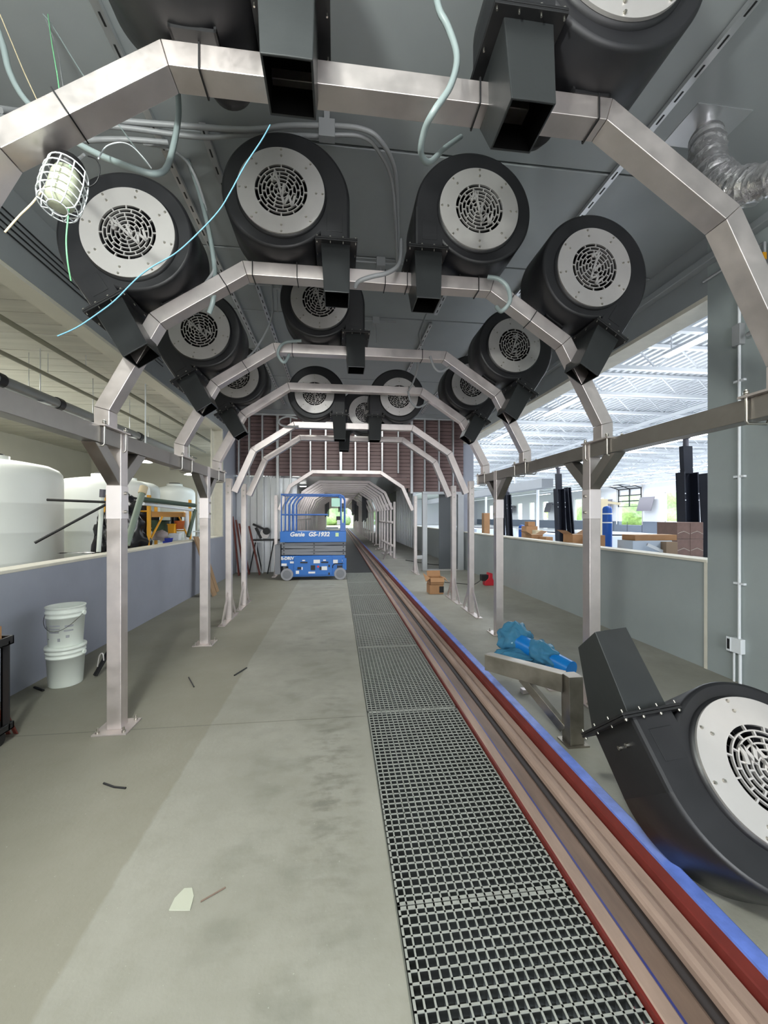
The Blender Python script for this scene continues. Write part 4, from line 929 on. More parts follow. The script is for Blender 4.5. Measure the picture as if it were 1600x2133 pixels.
# foil duct
d0 = P(1470, 285, 3.02); pts = [Vector((d0.x, d0.y, CZ)), P(1472, 300, 2.95), P(1478, 345, 2.85), P(1500, 378, 2.75), P(1545, 390, 2.62), P(1590, 380, 2.48), P(1650, 350, 2.3), P(1720, 300, 2.15)]
sp_ = smooth_path(pts, 14); rr_ = [.062 if i < 10 else .098+.014*math.sin(i*2.1)+random.uniform(-.012, .012) for i in range(len(sp_))]
fd = thing('foil_duct', 'crinkled silver foil duct bending from a ceiling plate at the upper right', 'duct', tuple(d0))
fo = MB().tube(sp_, rr_, 22).build('flexible_duct', M_FOIL, fd)
for v in fo.data.vertices:
    if v.co.z < -.12: v.co += Vector((noise.noise(v.co*30), noise.noise(v.co*30+Vector((9, 0, 0))), noise.noise(v.co*30+Vector((0, 9, 0)))))*.016
MB().box(d0.x-.22, d0.x+.22, d0.y-.16, d0.y+.16, CZ-.006, CZ+.0).build('ceiling_plate', M_GALV, fd)
MB().tube([(d0.x, d0.y, CZ-.02), (d0.x, d0.y, CZ-.30)], .065, 22).tube([(d0.x, d0.y, CZ-.13), (d0.x, d0.y, CZ-.15)], .070, 22).build('collar', M_GALV, fd)
# air pipe with valves at upper right, against the right wall
vp = thing('valve_pipework', 'small galvanised pipework with yellow-handled valves high on the right wall', 'pipe', (XR-.06, 3.0, 4.0))
m = MB()
m.tube([(XR-.06, 3.15, 4.06), (XR-.06, 3.15, 3.62)], .016, 8).tube([(XR-.06, 3.75, 4.06), (XR-.06, 3.15, 4.06)], .014, 8).tube([(XR-.06, 3.15, 3.85), (XR-.06, 2.4, 3.95)], .014, 8).tube([(XR-.06, 3.3, 3.3), (XR-.06, 2.0, 3.62)], .02, 8)
for y, z in ((3.15, 3.85), (2.9, 3.89), (2.7, 3.92), (3.15, 3.68), (2.7, 3.45)): m.tube([(XR-.06, y-.03, z), (XR-.06, y+.03, z)], .028, 10)
m.build('pipes', M_GALV, vp)
MB().box(XR-.10, XR-.06, 3.13, 3.19, 3.90, 3.96).box(XR-.10, XR-.06, 2.78, 2.84, 3.98, 4.04).build('valve_handle', M_YEL, vp)
MB().box(XR-.06, XR, 3.1, 3.2, 3.6, 3.64).box(XR-.06, XR, 2.2, 2.25, 3.5, 3.6).build('wall_bracket', M_GALV, vp)

# ------------------------------------------------------------------ tank room things
def tank(x, y, r, h, lab, lid=True):
    t = thing('storage_tank', lab, 'tank', (x, y, 0), 'white plastic tanks behind the left wall')
    prof = [(0, 0), (r, 0)]
    for i in range(1, 5): z = h*.18*i; prof += [(r, z-.012), (r+.003, z), (r, z+.012)]
    prof += [(r, h-.30), (r*.985, h-.2), (r*.93, h-.13), (r*.8, h-.07), (r*.5, h-.02), (.26, h)]
    MB().lathe(prof+[(0, h)], 56, (x, y, 0)).build('tank_shell', M_TANK, t)
    l = MB().lathe([(.24, h-.02), (.24, h+.07), (0, h+.07)], 28, (x, y, 0)).build('manway', M_TANK, t)
    if lid: MB().lathe([(0, h+.07), (.17, h+.07), (.17, h+.10), (0, h+.10)], 24, (x, y, 0)).build('lid', M_BLACKM, t)
tank(-5.55, 7.1, .93, 2.52, 'largest white plastic tank at the left edge behind the low wall'); tank(-5.0, 9.25, .86, 2.45, 'second white tank, partly behind the largest left post')
tank(-5.75, 11.7, .8, 2.6, 'third white tank, seen just right of the largest left post'); tank(-5.35, 13.9, .62, 2.62, 'farthest cream-white tank between the two left posts')
dp = thing('drain_pipe', 'grey plastic pipe with black couplings hanging along the tank room ceiling', 'pipe', (-4.1, 5, 3.27))
MB().tube([(-4.1, -2, 3.27), (-4.1, 11.5, 3.27)], .075, 20).build('pipe', mat('grey_pvc', (120, 122, 122), .35), dp)
for y in (3.55, 4.45, 5.35, 6.4, 7.6, 8.8): MB().tube([(-4.1, y-.05, 3.27), (-4.1, y+.05, 3.27)], .09, 20).build('coupling', M_BLACKM, dp)
for y in (3.9, 4.9, 6.0, 7.2, 8.4): MB().box(-4.2, -4.0, y-.01, y+.12, 3.175, 3.19).tube([(-4.1, y+.05, 3.18), (-4.1, y+.05, 3.95)], .007, 6).build('hanger', M_GALV, dp)
for (x, z, r, lab) in ((-4.1, 3.62, .028, 'thin olive pipe hanging above the grey drain pipe'), (-4.35, 3.42, .012, 'thin dark cable line hanging in the tank room'), (-3.6, 3.75, .03, 'pale pipe close under the tank room ceiling')):
    t = thing('hanging_pipe', lab, 'pipe', (x, 5, z)); MB().tube([(x, -2, z), (x, 13, z)], r, 10).build('pipe', mat('olive_pipe', (120, 118, 100), .5) if r > .02 else M_BLACKM, t)
    m = MB()
    for y in (2.6, 4.4, 6.2, 8.0, 9.8): m.tube([(x, y, z), (x, y, 3.95)], .005, 6)
    m.build('hanger', M_GALV, t)
for i, yy in enumerate((6.9, 10.1, 15.4)):
    t = thing('ceiling_lamp', 'small bright lamp in the tank room, %s from the camera' % ORD[i], 'lamp', (-4.6, yy, 3.0), 'bright lamps in the tank room')
    xx = (-3.35, -3.52, -3.78)[i]; d = (7.0, 9.45, 13.1)[i]; p = P((303, 394, 462)[i], (963, 989, 993)[i], d)
    t.location = p
    MB().lathe([(0, .03), (.05, .03), (.11, 0), (.0, -.012)], 20, tuple(p)).build('lens', M_LEDW, t); MB().tube([p+Vector((0, 0, .03)), (p.x, p.y, 3.94)], .012, 8).build('stem', M_WHITE, t)
# things stored behind the left wall
sc_ = thing('scaffold', 'yellow rolling scaffold with a timber deck behind the left wall', 'scaffold', (-3.7, 8.2, 0))
for yy in (7.32, 9.25):
    m = MB()
    for x in (-3.24, -3.95): m.bar((x, yy, .0), (x, yy, 1.98), .045, .07)
    for z in (.5, .9, 1.3, 1.7): m.tube([(-3.24, yy, z), (-3.95, yy, z)], .015, 8)
    m.build('end_frame', M_YEL, sc_, .004)
MB().box(-3.9, -3.3, 7.36, 9.2, 1.60, 1.70).build('deck', mat('ochre_plank', (190, 134, 60), .6), sc_)
m = MB().bar((-3.26, 7.35, 1.15), (-3.26, 7.9, 1.6), .02, .03).bar((-3.26, 9.2, 1.15), (-3.26, 8.7, 1.6), .02, .03); m.build('side_brace', M_YEL, sc_)
def rod(name, lab, cat, a, b, r, m_, grp=None, tip=None, ground=False):
    if ground: a = Vector(a)+(Vector(a)-Vector(b))*((Vector(a).z-.0)/(Vector(b).z-Vector(a).z))
    t = thing(name, lab, cat, tuple((Vector(a)+Vector(b))/2), grp); MB().tube([a, b], r, 12).build('shaft', m_, t)
    if tip: MB().tube([Vector(b), Vector(b)+(Vector(b)-Vector(a)).normalized()*.12], r*1.3, 12).build('tip', tip, t)
rod('green_pipe', 'long dark green pipe lying along the scaffold top', 'pipe', P(296, 1040, 6.6), P(405, 1053, 8.6), .045, M_GRN)
rod('white_pipe', 'long white pipe lying just under the green pipe on the scaffold', 'pipe', P(298, 1049, 6.7), P(403, 1063, 8.6), .03, M_WHITE)
rod('green_pipe', 'dark green pipe leaning against the far scaffold frame', 'pipe', P(392, 1118, 8.3), P(406, 1062, 8.6), .04, M_GRN)
rod('pale_green_pipe', 'pale green pipe leaning beside the largest left post', 'pipe', P(264, 1135, 5.85), P(296, 1028, 6.2), .045, M_GRNP, tip=M_PLY)
rod('white_pipe', 'white pipe with grey couplings standing by the largest left post', 'pipe', P(206, 1140, 6.0), P(213, 1036, 6.0), .03, M_PLASW, tip=M_PANEL, ground=True)
rod('white_pipe', 'white upright pipe beside the far scaffold frame', 'pipe', (P(389, 1060, 8.75).x, P(389, 1060, 8.75).y, 0), P(389, 1060, 8.75), .05, M_WHITE)
rod('black_pole', 'upper black pole sticking out left beside the largest post', 'pole', P(222, 1046, 5.7), P(98, 1041, 5.5), .018, M_BLACKM)
rod('black_pole', 'lower black pole sticking out downwards left beside the largest post', 'pole', P(226, 1048, 5.75), P(72, 1131, 5.2), .018, M_BLACKM)
sh = thing('black_plastic_sheet', 'glossy black plastic sheeting draped between the left post and the yellow scaffold', 'plastic sheet', (-3.4, 6.2, .0))
crumple('sheet_heap', M_BAG, P(266, 1106, 6.9), (.36, .25, .52), 2.2, sh, 44, .28); crumple('sheet_base', M_BAG, (-3.66, 7.15, .50), (.30, .24, .54), 9.6, sh, 36, .2); crumple('sheet_fold', M_BAG, P(222, 1122, 6.7), (.17, .2, .42), 6.6, sh, 36, .3)
o = crumple('plastic_scrap', M_BAG, P(172, 1156, 5.25), (.24, .12, .035), 4.4, None, 24, .3, 1.13); tag(o, 'flat black plastic scrap lying on top of the left low wall', 'plastic sheet')
t = thing('grey_bin', 'grey plastic bin corner at the left edge behind the low wall', 'bin', (-3.25, 3.95, 1.13)); c = P(-12, 1176, 3.85)
MB().hexa([(-3.40, 3.5, 1.0), (-3.15, 3.5, 1.0), (-3.15, 3.78, 1.0), (-3.40, 3.78, 1.0)], [(-3.44, 3.47, 1.23), (-3.13, 3.47, 1.23), (-3.13, 3.82, 1.23), (-3.44, 3.82, 1.23)]).build('bin_body', M_PANEL, t, .004)
MB().box(-3.40, -3.15, 3.5, 3.78, 0, 1.0).build('bin_stand', M_PANEL, t)
# clutter seen under the scaffold deck
tb = thing('work_table', 'cluttered table under the yellow scaffold deck', 'table', (-3.8, 9.0, 0)); MB().box(-4.1, -3.2, 8.0, 10.2, .96, 1.0).build('tabletop', M_WHITE, tb)
for x in (-4.05, -3.25):
    for y in (8.05, 10.15): MB().box(x-.03, x+.03, y-.03, y+.03, 0, .96).build('leg', M_SS, tb)
for (px, py, w, h, d, m_, lab, cat) in ((335, 1100, .28, .30, 8.6, mat('dark_green_bin', (40, 66, 44), .5), 'dark green bin under the scaffold deck', 'bin'), (359, 1103, .14, .20, 8.2, M_YEL, 'yellow container under the scaffold deck', 'container'), (374, 1094, .20, .16, 8.3, M_ORANGE, 'brown-orange pot under the scaffold deck', 'pot'), (333, 1116, .28, .18, 7.9, mat('grey_rag', (150, 140, 140), .9), 'crumpled grey rag bundle under the scaffold deck', 'rags'), (349, 1127, .20, .10, 8.0, mat('cobalt_tub', (40, 60, 170), .5), 'cobalt blue tub on the table behind the low wall', 'tub'), (366, 1119, .18, .12, 8.1, M_WHITE, 'white crate beside the cobalt blue tub', 'crate')):
    c = P(px, py, d); z0 = max(1.0, c.z-h/2) if cat not in ('pot',) else c.z-h/2
    t = thing(cat.replace(' ', '_'), lab, cat, (c.x, c.y, z0))
    if cat == 'rags': crumple('rag_heap', m_, (c.x, c.y, z0+h/2), (w/2, w/2, h/2), 1.5, t, 24, .3, 1.0)
    elif cat in ('pot', 'tub'): MB().lathe([(0, 0), (w*.4, 0), (w/2, h), (w/2+.01, h+.012), (w/2-.01, h+.012), (w*.38, .02), (0, .02)], 24, (c.x, c.y, z0)).build('vessel', m_, t)
    else:
        MB().hexa([(c.x-w*.44, c.y-w*.4, z0), (c.x+w*.44, c.y-w*.4, z0), (c.x+w*.44, c.y+w*.4, z0), (c.x-w*.44, c.y+w*.4, z0)], [(c.x-w/2, c.y-w*.45, z0+h), (c.x+w/2, c.y-w*.45, z0+h), (c.x+w/2, c.y+w*.45, z0+h), (c.x-w/2, c.y+w*.45, z0+h)]).build('body', m_, t, .006)
        MB().box(c.x-w/2-.01, c.x+w/2+.01, c.y-w*.46, c.y+w*.46, z0+h, z0+h+.02).build('rim', m_, t)
for (px, lab) in ((322, 'left dark sheet hanging under the scaffold deck'), (369, 'right dark sheet hanging under the scaffold deck')):
    a = P(px-14, 1072, 8.65); b = P(px+10, 1072, 8.65); m = MB(); vs = []
    for i in range(9):
        q = a.lerp(b, i/8); vs += [(q.x, q.y+.03*math.sin(i*2), 1.70), (q.x, q.y+.05*math.sin(i*2.3), 1.38-.02*math.sin(i))]
    n_ = len(vs); vs += [(x, y+.012, z) for x, y, z in vs]
    m.add(vs, [(2*i, 2*i+2, 2*i+3, 2*i+1) for i in range(8)]+[(n_+2*i, n_+2*i+1, n_+2*i+3, n_+2*i+2) for i in range(8)], True); tag(m.build('dark_sheet', M_BAG), lab, 'sheet')
# chemical rack seen through the far left opening
rk = thing('pump_rack', 'white rack of dosing pumps and hoses at the far end of the tank room', 'rack', (-3.9, 12.6, 0))
MB().box(-4.3, -3.15, 12.9, 12.95, 1.0, 2.5).build('back_board', M_WHITE, rk)
for z in (1.0, 1.15): MB().box(-4.3, -3.15, 12.5, 12.9, z, z+.03).build('shelf', M_WHITE, rk)
for x in (-4.28, -3.18): MB().box(x-.03, x+.03, 12.5, 12.95, 0, 1.02).build('leg', M_WHITE, rk)
for i in range(5):
    x = -4.15+i*.2; MB().tube([(x, 12.86, 1.25), (x, 12.86, 1.9), (x+.05, 12.84, 2.02), (x+.16, 12.82, 2.05)], .022, 8).build('hose', M_COND, rk)
    MB().lathe([(0, 1.19), (.07, 1.19), (.07, 1.33), (.03, 1.38), (.03, 1.42), (0, 1.42)], 16, (x, 12.7, 0)).build('pump_bottle', M_PLASW, rk)
    MB().box(x-.05, x+.05, 12.78, 12.88, 1.5, 1.62).build('pump_head', M_PANEL if i % 2 else M_WHITE, rk, .008)
MB().box(-3.62, -3.48, 12.78, 12.88, 1.62, 1.80).build('yellow_tag', mat('tag_yellow', (230, 226, 90), .6), rk)
# boards, saw
def board(lab, x, y, z1, w, m_, lean=.25, name='leaning_board'):
    t = thing(name, lab, 'board', (x, y, 0)); M_ = None
    MB().hexa([(x+lean, y, 0), (x+lean+.03, y, 0), (x+lean+.03, y+w, 0), (x+lean, y+w, 0)], [(x, y+.05, z1), (x+.03, y+.05, z1), (x+.03, y+w+.05, z1), (x, y+w+.05, z1)]).build('board', m_, t, .003)
board('bare timber plank leaning on the left low wall behind the second post', XL+.02, 8.35, 1.20, .22, M_WOOD, .38)
board('second bare timber plank leaning on the left low wall', XL+.03, 8.8, .95, .18, M_WOOD, .30)
for i in range(3):
    board('red-brown board leaning in the back left corner, %s of three' % ORD[i], XL+.04+.06*i, 11.2+.12*i, 1.62-.1*i, .10, M_REDW, .18+.05*i)
board('wide red-brown board leaning behind the second splayed arch post', -2.45, 11.3, 1.35, .12, M_REDW, .30); 
sw = thing('mitre_saw', 'mitre saw on a folding stand in the back left corner', 'saw', (-2.0, 11.4, 0))
c0 = P(548, 1118, 11.3)
MB().box(c0.x-.30, c0.x+.62, c0.y-.12, c0.y+.12, .93, .97).build('saw_table', M_BLACKM, sw, .004)
for s in (-.2, .3):
    MB().tube([(c0.x+s, c0.y, .93), (c0.x+s-.16, c0.y-.1, 0)], .017, 8).tube([(c0.x+s, c0.y, .93), (c0.x+s+.16, c0.y+.1, 0)], .017, 8).build('stand_leg', M_BLACKM, sw)
MB().tube([(c0.x+.05, c0.y-.02, 1.12), (c0.x+.05, c0.y+.02, 1.12)], .13, 24).build('blade', M_ALU, sw)
MB().tube([(c0.x+.10, c0.y-.06, 1.2), (c0.x+.10, c0.y+.06, 1.2)], .10, 20).bar((c0.x+.1, c0.y, 1.22), (c0.x-.28, c0.y, 1.40), .05, .06).bar((c0.x-.05, c0.y, 1.0), (c0.x-.2, c0.y, 1.3), .07, .07).build('saw_head', M_BLACKM, sw, .006)
MB().box(c0.x-.35, c0.x+.0, c0.y-.2, c0.y-.12, .90, .92).tube([(c0.x-.15, c0.y-.16, .90), (c0.x-.15, c0.y-.16, .55)], .012, 6).build('work_support', M_WHITE, sw)
# ------------------------------------------------------------------ workshop things
def col(x, y, h, ext, lab, lean=0., w=.28):
    t = thing('lift_column', lab, 'lift column', (x, y, 0), 'black steel lift columns in the workshop')
    m = MB()
    def q(a, b, c_): return Vector((x+a+lean*c_, y+b, c_))
    for (a0, a1, b0, b1) in ((-w/2, w/2, .06, .09), (-w/2, -w/2+.03, -.11, .09), (w/2-.03, w/2, -.11, .09)):
        m.hexa([q(a0, b0, 0), q(a1, b0, 0), q(a1, b1, 0), q(a0, b1, 0)], [q(a0, b0, h), q(a1, b0, h), q(a1, b1, h), q(a0, b1, h)])
    m.build('column', M_NAVY, t, .003)
    MB().box(x-.25, x+.25, y-.2, y+.2, 0, .02).build('base_plate', M_NAVY, t)
    if ext:
        MB().hexa([q(-w*.3, -.05, h-.02), q(w*.3, -.05, h-.02), q(w*.3, .05, h-.02), q(-w*.3, .05, h-.02)], [q(-w*.32, -.05, h+ext), q(w*.30, -.05, h+ext), q(w*.30, .05, h+ext), q(-w*.32, .05, h+ext)]).build('extension', M_NAVY, t)
        MB().tube([q(0, 0, h+ext), q(0, 0, h+ext+.18)], .05, 12).tube([q(0, 0, h+ext+.15), q(0, 0, h+ext+.19)], .08, 12).build('top_fitting', M_PANEL, t)
        m = MB()
        for zz in (h-.42, h-.55):
            for a in (-w/2+.015, w/2-.015): m.tube([q(a, -.115, zz), q(a, -.11, zz)], .012, 8)
        stuff(m.build('bolts', M_WHITE, t))
col(6.95, 7.15, 2.48, .52, 'nearest black lift column with raised extension, left of the right wall pier', -.03, .32)
col(7.35, 7.5, 2.50, 0, 'leaning black column close beside the nearest lift column', -.06, .20); col(7.9, 7.6, 2.52, 0, 'dark column partly hidden by the right wall pier', -.05, .2)
col(6.72, 11.3, 2.45, .45, 'second black lift column from the camera, left of the blue bollard', -.04, .26); col(7.15, 11.4, 2.5, 0, 'leaning black column right of the second lift column', -.08, .12)
col(6.95, 11.6, 2.47, 0, 'grey-blue column face between the second pair of lift columns', -.05, .18)
col(6.9, 15.3, 2.5, .1, 'third black lift column, seen between the right posts', -.05, .22); col(6.6, 15.4, 2.5, 0, 'grey column left of the third lift column', -.02, .2)
bo = thing('bollard', 'tall blue bollard with two white bands behind the right low wall', 'bollard', (6.2, 8.5, 0)); bp_ = P(1265, 1100, 9.1)
MB().lathe([(0, 0), (.10, 0), (.10, 1.78), (.08, 1.83), (0, 1.86)], 28, (bp_.x, bp_.y, 0)).build('sleeve', M_BOLL, bo)
for z in (1.46, 1.66): MB().lathe([(.101, z), (.103, z+.002), (.103, z+.026), (.101, z+.028)], 28, (bp_.x, bp_.y, 0)).build('band', M_WHITE, bo)
bo = thing('bollard', 'short far blue bollard among the cartons behind the right low wall', 'bollard', (6.2, 13, 0)); c = P(1087, 1110, 13)
MB().lathe([(0, 0), (.10, 0), (.10, 1.28), (.08, 1.33), (0, 1.35)], 24, (c.x, c.y, 0)).build('sleeve', M_BOLL, bo); MB().lathe([(.101, 1.2), (.104, 1.2), (.104, 1.23), (.101, 1.23)], 24, (c.x, c.y, 0)).build('band', M_WHITE, bo)
# bench right behind the low wall with cartons
wbn = thing('work_bench', 'long low bench behind the right wall carrying the cartons', 'bench', (4.75, 8.2, 0))
MB().box(4.2, 5.3, 4.4, 12.4, .90, .95).build('bench_top', M_WHITE, wbn)
for y in (4.5, 8.3, 12.2):
    for x in (4.25, 5.2): MB().box(x, x+.06, y, y+.06, 0, .90).build('leg', M_SS, wbn)
def carton(px, py, d, w, h, dp_, lab, m_=M_CARD, z0=.95, flaps=0, name='cardboard_box', grp=None):
    c = P(px, py, d); t = thing(name, lab, 'box', (c.x, c.y, z0), grp)
    MB().box(c.x-w/2, c.x+w/2, c.y-dp_/2, c.y+dp_/2, z0, z0+h).build('carton', m_, t, .003)
    MB().box(c.x-w/2-.001, c.x+w/2+.001, c.y-.03, c.y+.03, z0+h-.001, z0+h+.001).build('tape', M_PLY, t)
    if flaps:
        for s in (-1, 1):
            q = [Vector((c.x+s*w/2, c.y-dp_/2, z0+h)), Vector((c.x+s*w/2, c.y+dp_/2, z0+h)), Vector((c.x+s*(w/2+.12), c.y+dp_/2, z0+h+.07)), Vector((c.x+s*(w/2+.12), c.y-dp_/2, z0+h+.07))]
            MB().hexa(q, [v+Vector((0, 0, .005)) for v in q]).build('flap', m_, t)
    return c
carton(1112, 1115, 9.0, .26, .26, .3, 'open cardboard carton with splayed flaps on the bench, between the right posts', flaps=1)
carton(1137, 1118, 8.7, .16, .22, .3, 'plain cardboard carton right of the open one on the bench')
carton(1103, 1098, 11.0, .32, .40, .3, 'cardboard carton stacked behind the open carton'); carton(1104, 1090, 11.0, .2, .12, .2, 'small carton on top of the rear carton stack', z0=1.352)
carton(1120, 1095, 10.6, .2, .30, .2, 'pale small carton beside the rear carton stack', M_PLY)
carton(1197, 1122, 7.2, .26, .34, .3, 'open carton just left of the largest right post', flaps=1); carton(1240, 1120, 6.9, .16, .34, .3, 'carton showing just right of the largest right post')
carton(1012, 1100, 15, .22, 1.75, .25, 'tall carton stack far back beside the grey pier', z0=0)
lg_ = carton(1352, 1120, 6.6, .74, .09, .30, 'long flat cardboard carton lying on white packaging', z0=1.22)
MB_ = thing('packing_foam', 'white foam packaging under the long flat carton', 'packaging', (lg_.x, lg_.y, .95)); MB().box(lg_.x-.42, lg_.x+.28, lg_.y-.16, lg_.y+.2, .952, 1.218).build('foam_block', mat('foam_blue_white', (196, 208, 222), .7), MB_, .01); MB().bar((lg_.x-.2, lg_.y-.2, 1.16), (lg_.x+.2, lg_.y-.2, .99), .02, .05).build('torn_strip', M_WHITE, MB_)
carton(1384, 1133, 6.5, .20, .25, .3, 'brown corrugated pack right of the white packaging', mat('corrugated', (150, 128, 106), .8), z0=.952)
# shrink-wrapped stack of cartons on a pallet
bp2 = P(1415, 1120, 7.3); k = 0
for r_ in range(5):
    for s in range(2):
        t = thing('wrapped_carton', 'shrink-wrapped brown carton in the stack by the lift column, %s layer from the floor, %s' % (ORD[r_], 'left' if s == 0 else 'right'), 'box', (bp2.x-.10+.26*s, bp2.y, r_*.305), 'shrink-wrapped cartons stacked by the lift column')
        MB().box(bp2.x-.23+.262*s, bp2.x+.028+.262*s, bp2.y-.2, bp2.y+.25, r_*.302, r_*.302+.299).build('carton', M_CARDW, t, .006); k += 1
        MB().tube([(bp2.x-.22+.262*s, bp2.y-.203, r_*.302+.1), (bp2.x-.1+.262*s, bp2.y-.205, r_*.302+.14), (bp2.x+.02+.262*s, bp2.y-.203, r_*.302+.09)], .003, 5).build('film_crease', M_CAP, t)
# bright wrapped goods on tables further back
for (x, y, w, l, h, lab) in ((10, 16, 2.5, 5, .9, 'low white-covered table in the middle of the workshop'), (9.5, 26, 2.5, 6, .9, 'far white-covered table in the workshop')):
    t = thing('covered_table', lab, 'table', (x, y, 0)); MB().box(x-w/2, x+w/2, y-l/2, y+l/2, 0, h).build('cover', mat('bluish_white_cover', (205, 216, 230), .6), t, .03); MB().box(x-.6, x+.6, y-l/2+.2, y+1, h, h+.05).build('long_parts', M_NAVY, t)
# timber post and arm left of the garage door
t = thing('timber_frame', 'pale timber post with a sideways arm behind the blue bollard', 'timber post', (7.8, 10, 0)); c = P(1256, 1080, 11.5)
MB().box(c.x-.12, c.x+.12, c.y-.05, c.y+.05, 0, 2.12).build('post', mat('cream_timber', (214, 202, 170), .7), t); MB().bar((c.x, c.y, 2.04), (c.x+.50, c.y-.05, 1.98), .05, .07).build('arm', mat('cream_timber', (214, 202, 170), .7), t)
# wall-mounted dark panels, soffit box, columns
for (y0, y1, z0, z1, lab) in ((35.4, 37.3, 2.2, 3.6, 'dark tilted panel on the far workshop wall between the window and the raised door'), (41.4, 42.9, 2.2, 3.6, 'dark tilted panel left of the raised sectional door'), (53.9, 55.6, 2.3, 3.7, 'dark tilted panel between the narrow far windows'), (66.2, 68, 2.3, 3.6, 'farthest dark tilted panel on the far workshop wall')):
    t = thing('wall_panel', lab, 'panel', (30.5, (y0+y1)/2, z0), 'dark tilted panels on the far workshop wall')
    MB().hexa([(30.2, y0, z0), (30.25, y0, z0), (30.25, y1, z0), (30.2, y1, z0)], [(30.6, y0, z1), (30.65, y0, z1), (30.65, y1, z1), (30.6, y1, z1)]).build('panel', M_PANEL, t); MB().box(30.6, 31, y0+.5, y0+.6, z1-.3, z1-.2).build('bracket', M_PANEL, t)
t = thing('duct_box', 'long grey box duct hanging in the workshop', 'duct', (10, 28, 3)); MB().box(10, 10.6, 18.6, 44, 3.05, 3.5).build('duct_casing', mat('mid_grey_casing', (132, 136, 140), .6), t); MB().box(10.2, 10.3, 22, 22.1, 3.5, 5.4).box(10.2, 10.3, 36, 36.1, 3.5, 5.4).build('hanger', M_WHITE, t)
for i, (x, y) in enumerate(((20, 38), (20, 52), (12, 62))): tag(MB().tube([(x, y, 0), (x, y, 5.4)], .14, 16).build('round_column', M_WHITE), 'white round column standing in the workshop, %s' % ('nearest of three', 'middle of three', 'farthest of three')[i], 'column')
# outside: hedge and car glimpsed through the openings
for i, (x, y, r) in enumerate(((48, 40, 4.0), (52, 52, 4.5), (50, 64, 4.2), (58, 76, 4.6), (56, 90, 5.2), (62, 30, 4.5))):
    o = crumple('round_bush', M_LEAF, (x, y, r*.45), (r, r, r*.75), i*2.7, None, 30, .35, -.02); tag(o, 'leafy green bush outside the far windows, %s from the near end' % ORD[i], 'bush', 'bushes outside the workshop windows')
for i, (x, y, r) in enumerate(((-2, 82, 4.0), (9, 90, 4.6), (-14, 92, 5))):
    o = crumple('round_bush', M_LEAF, (x, y, r*.4), (r, r, r*.7), 20+i*2.7, None, 30, .35, -.02); tag(o, 'sunlit green bush beyond the tunnel end, %s' % ('nearest', 'right-hand', 'left-hand')[i], 'bush', 'bushes beyond the tunnel end')
t = thing('parked_car', 'red parked car glimpsed under the raised sectional door', 'car', (40, 40.5, 0))
MB().prism([(38.6, .3), (41.8, .3), (41.8, .9), (41.2, 1.0), (40.6, 1.5), (39.3, 1.5), (38.8, 1.0), (38.6, .9)], 'x', 39, 40.6).build('body', M_RED, t, .05)
for y in (39.2, 41.2): MB().tube([(38.95, y, .3), (39.15, y, .3)], .32, 18).tube([(40.45, y, .3), (40.65, y, .3)], .32, 18).build('wheel', M_BLACKM, t)
# tunnel clutter
for i, yy in enumerate((14.5, 17.5, 21)):
    t = thing('tunnel_lamp', 'bright lamp high in the tunnel beyond the wall, %s' % ('nearest', 'middle', 'farthest')[i], 'lamp', (-1.9, yy, 3.1), 'bright lamps in the tunnel')
    MB().box(-1.95, -1.6, yy, yy+.12, 3.2, 3.298).build('lamp_body', M_WHITE, t); MB().box(-1.93, -1.62, yy+.01, yy+.11, 3.18, 3.2).build('lamp_lens', M_LEDW, t)

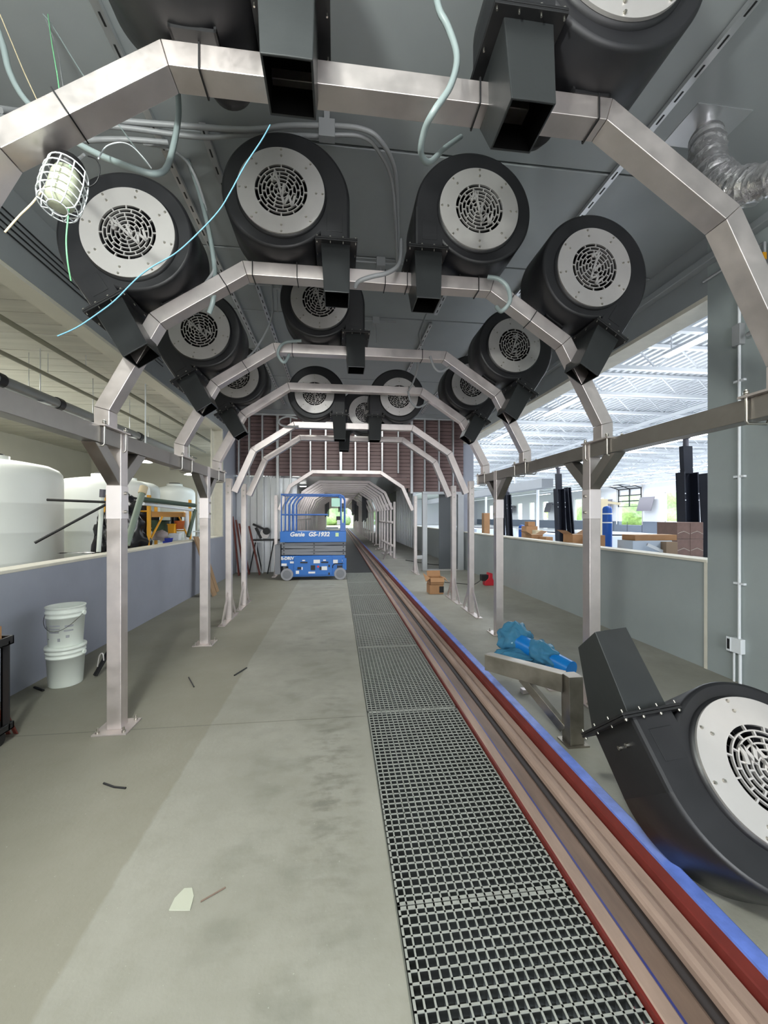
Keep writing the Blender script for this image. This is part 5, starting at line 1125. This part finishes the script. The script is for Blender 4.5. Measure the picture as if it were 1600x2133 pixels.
for i, (x, z, y0, y1, r) in enumerate(((2.12, 1.36, 15.4, 20.2, .02), (2.12, .45, 15.4, 19, .016), (-1.55, 1.5, 15.4, 24, .02), (-1.55, 2.3, 15.4, 40, .025), (1.2, 2.95, 22, 44, .03))):
    t = thing('spray_pipe', 'thin steel pipe running along the tunnel arches, %s' % ('right side at chest height', 'right side near the floor', 'left side at chest height', 'left side overhead', 'top right overhead')[i], 'pipe', (x, y0, z)); MB().tube([(x, y0, z), (x, y1, z)], r, 8).build('pipe', M_SS, t)
    m = MB()
    for q in (.05, .35, .65, .95): yy = y0+(y1-y0)*q; m.box(x-.012, x+.012 if z > 2.9 else x+.12*(1 if x > 0 else -1), yy-.012, yy+.012, z-.012, z+.08)
    m.build('clamp', M_SS, t)
for i, (x, y, z0, z1, w) in enumerate(((1.6, 24, 1.3, 2.9, .22), (1.9, 27, 1.5, 2.9, .25), (1.3, 31, 1.7, 3.0, .3), (-.9, 35, 1.6, 3.0, .3), (1.7, 36, 1.2, 2.9, .3), (.4, 40, 2.1, 3.1, .5))):
    t = thing('wash_curtain', 'dark hanging wash cloth deep in the tunnel, %s' % ORD[i], 'wash cloth', (x, y, z1), 'dark hanging wash cloths deep in the tunnel')
    m = MB()
    for j in range(5): xx = x-w/2+w*j/4; m.box(xx-w/9, xx+w/9, y-.03-.01*(j % 2), y+.03+.01*(j % 2), z0+.05*(j % 3), z1)
    m.build('cloth_strips', M_NAVY, t); MB().tube([(x-w, y, z1+.02), (x+w, y, z1+.02)], .03, 8).tube([(x, y, z1+.02), (x, y, 3.3)], .015, 6).build('rail', M_SS, t)
for i, (x, y) in enumerate(((2.5, 17.2), (2.3, 19.5), (2.55, 22.5))):
    t = thing('pipe_fittings', 'small heap of steel fittings on the floor beside the tunnel arches, %s' % ORD[i], 'fittings', (x, y, 0))
    m = MB()
    for j in range(7): a = random.uniform(0, 6.3); c = Vector((x-.35+random.uniform(-.18, .18), y+random.uniform(-.3, .3), .03)); m.tube([c, c+Vector((math.cos(a)*.14, math.sin(a)*.14, random.uniform(0, .05)))], .025, 8)
    stuff(m.build('fittings', M_SS, t))
tag(MB().tube(smooth_path([(2.5, 14.5, .01), (2.9, 13.6, .01), (3.2, 13.0, .01), (3.6, 12.9, .01)]), .012, 6).build('power_cord', M_BLACKM), 'black power cord on the floor beyond the doorway', 'cord')
MB_ = tag(MB().bar((1.72, 14.9, .02), (1.95, 15.6, .30), .05, .05).build('steel_offcut', M_SS), 'short steel offcut leaning by the conveyor in the tunnel', 'offcut')
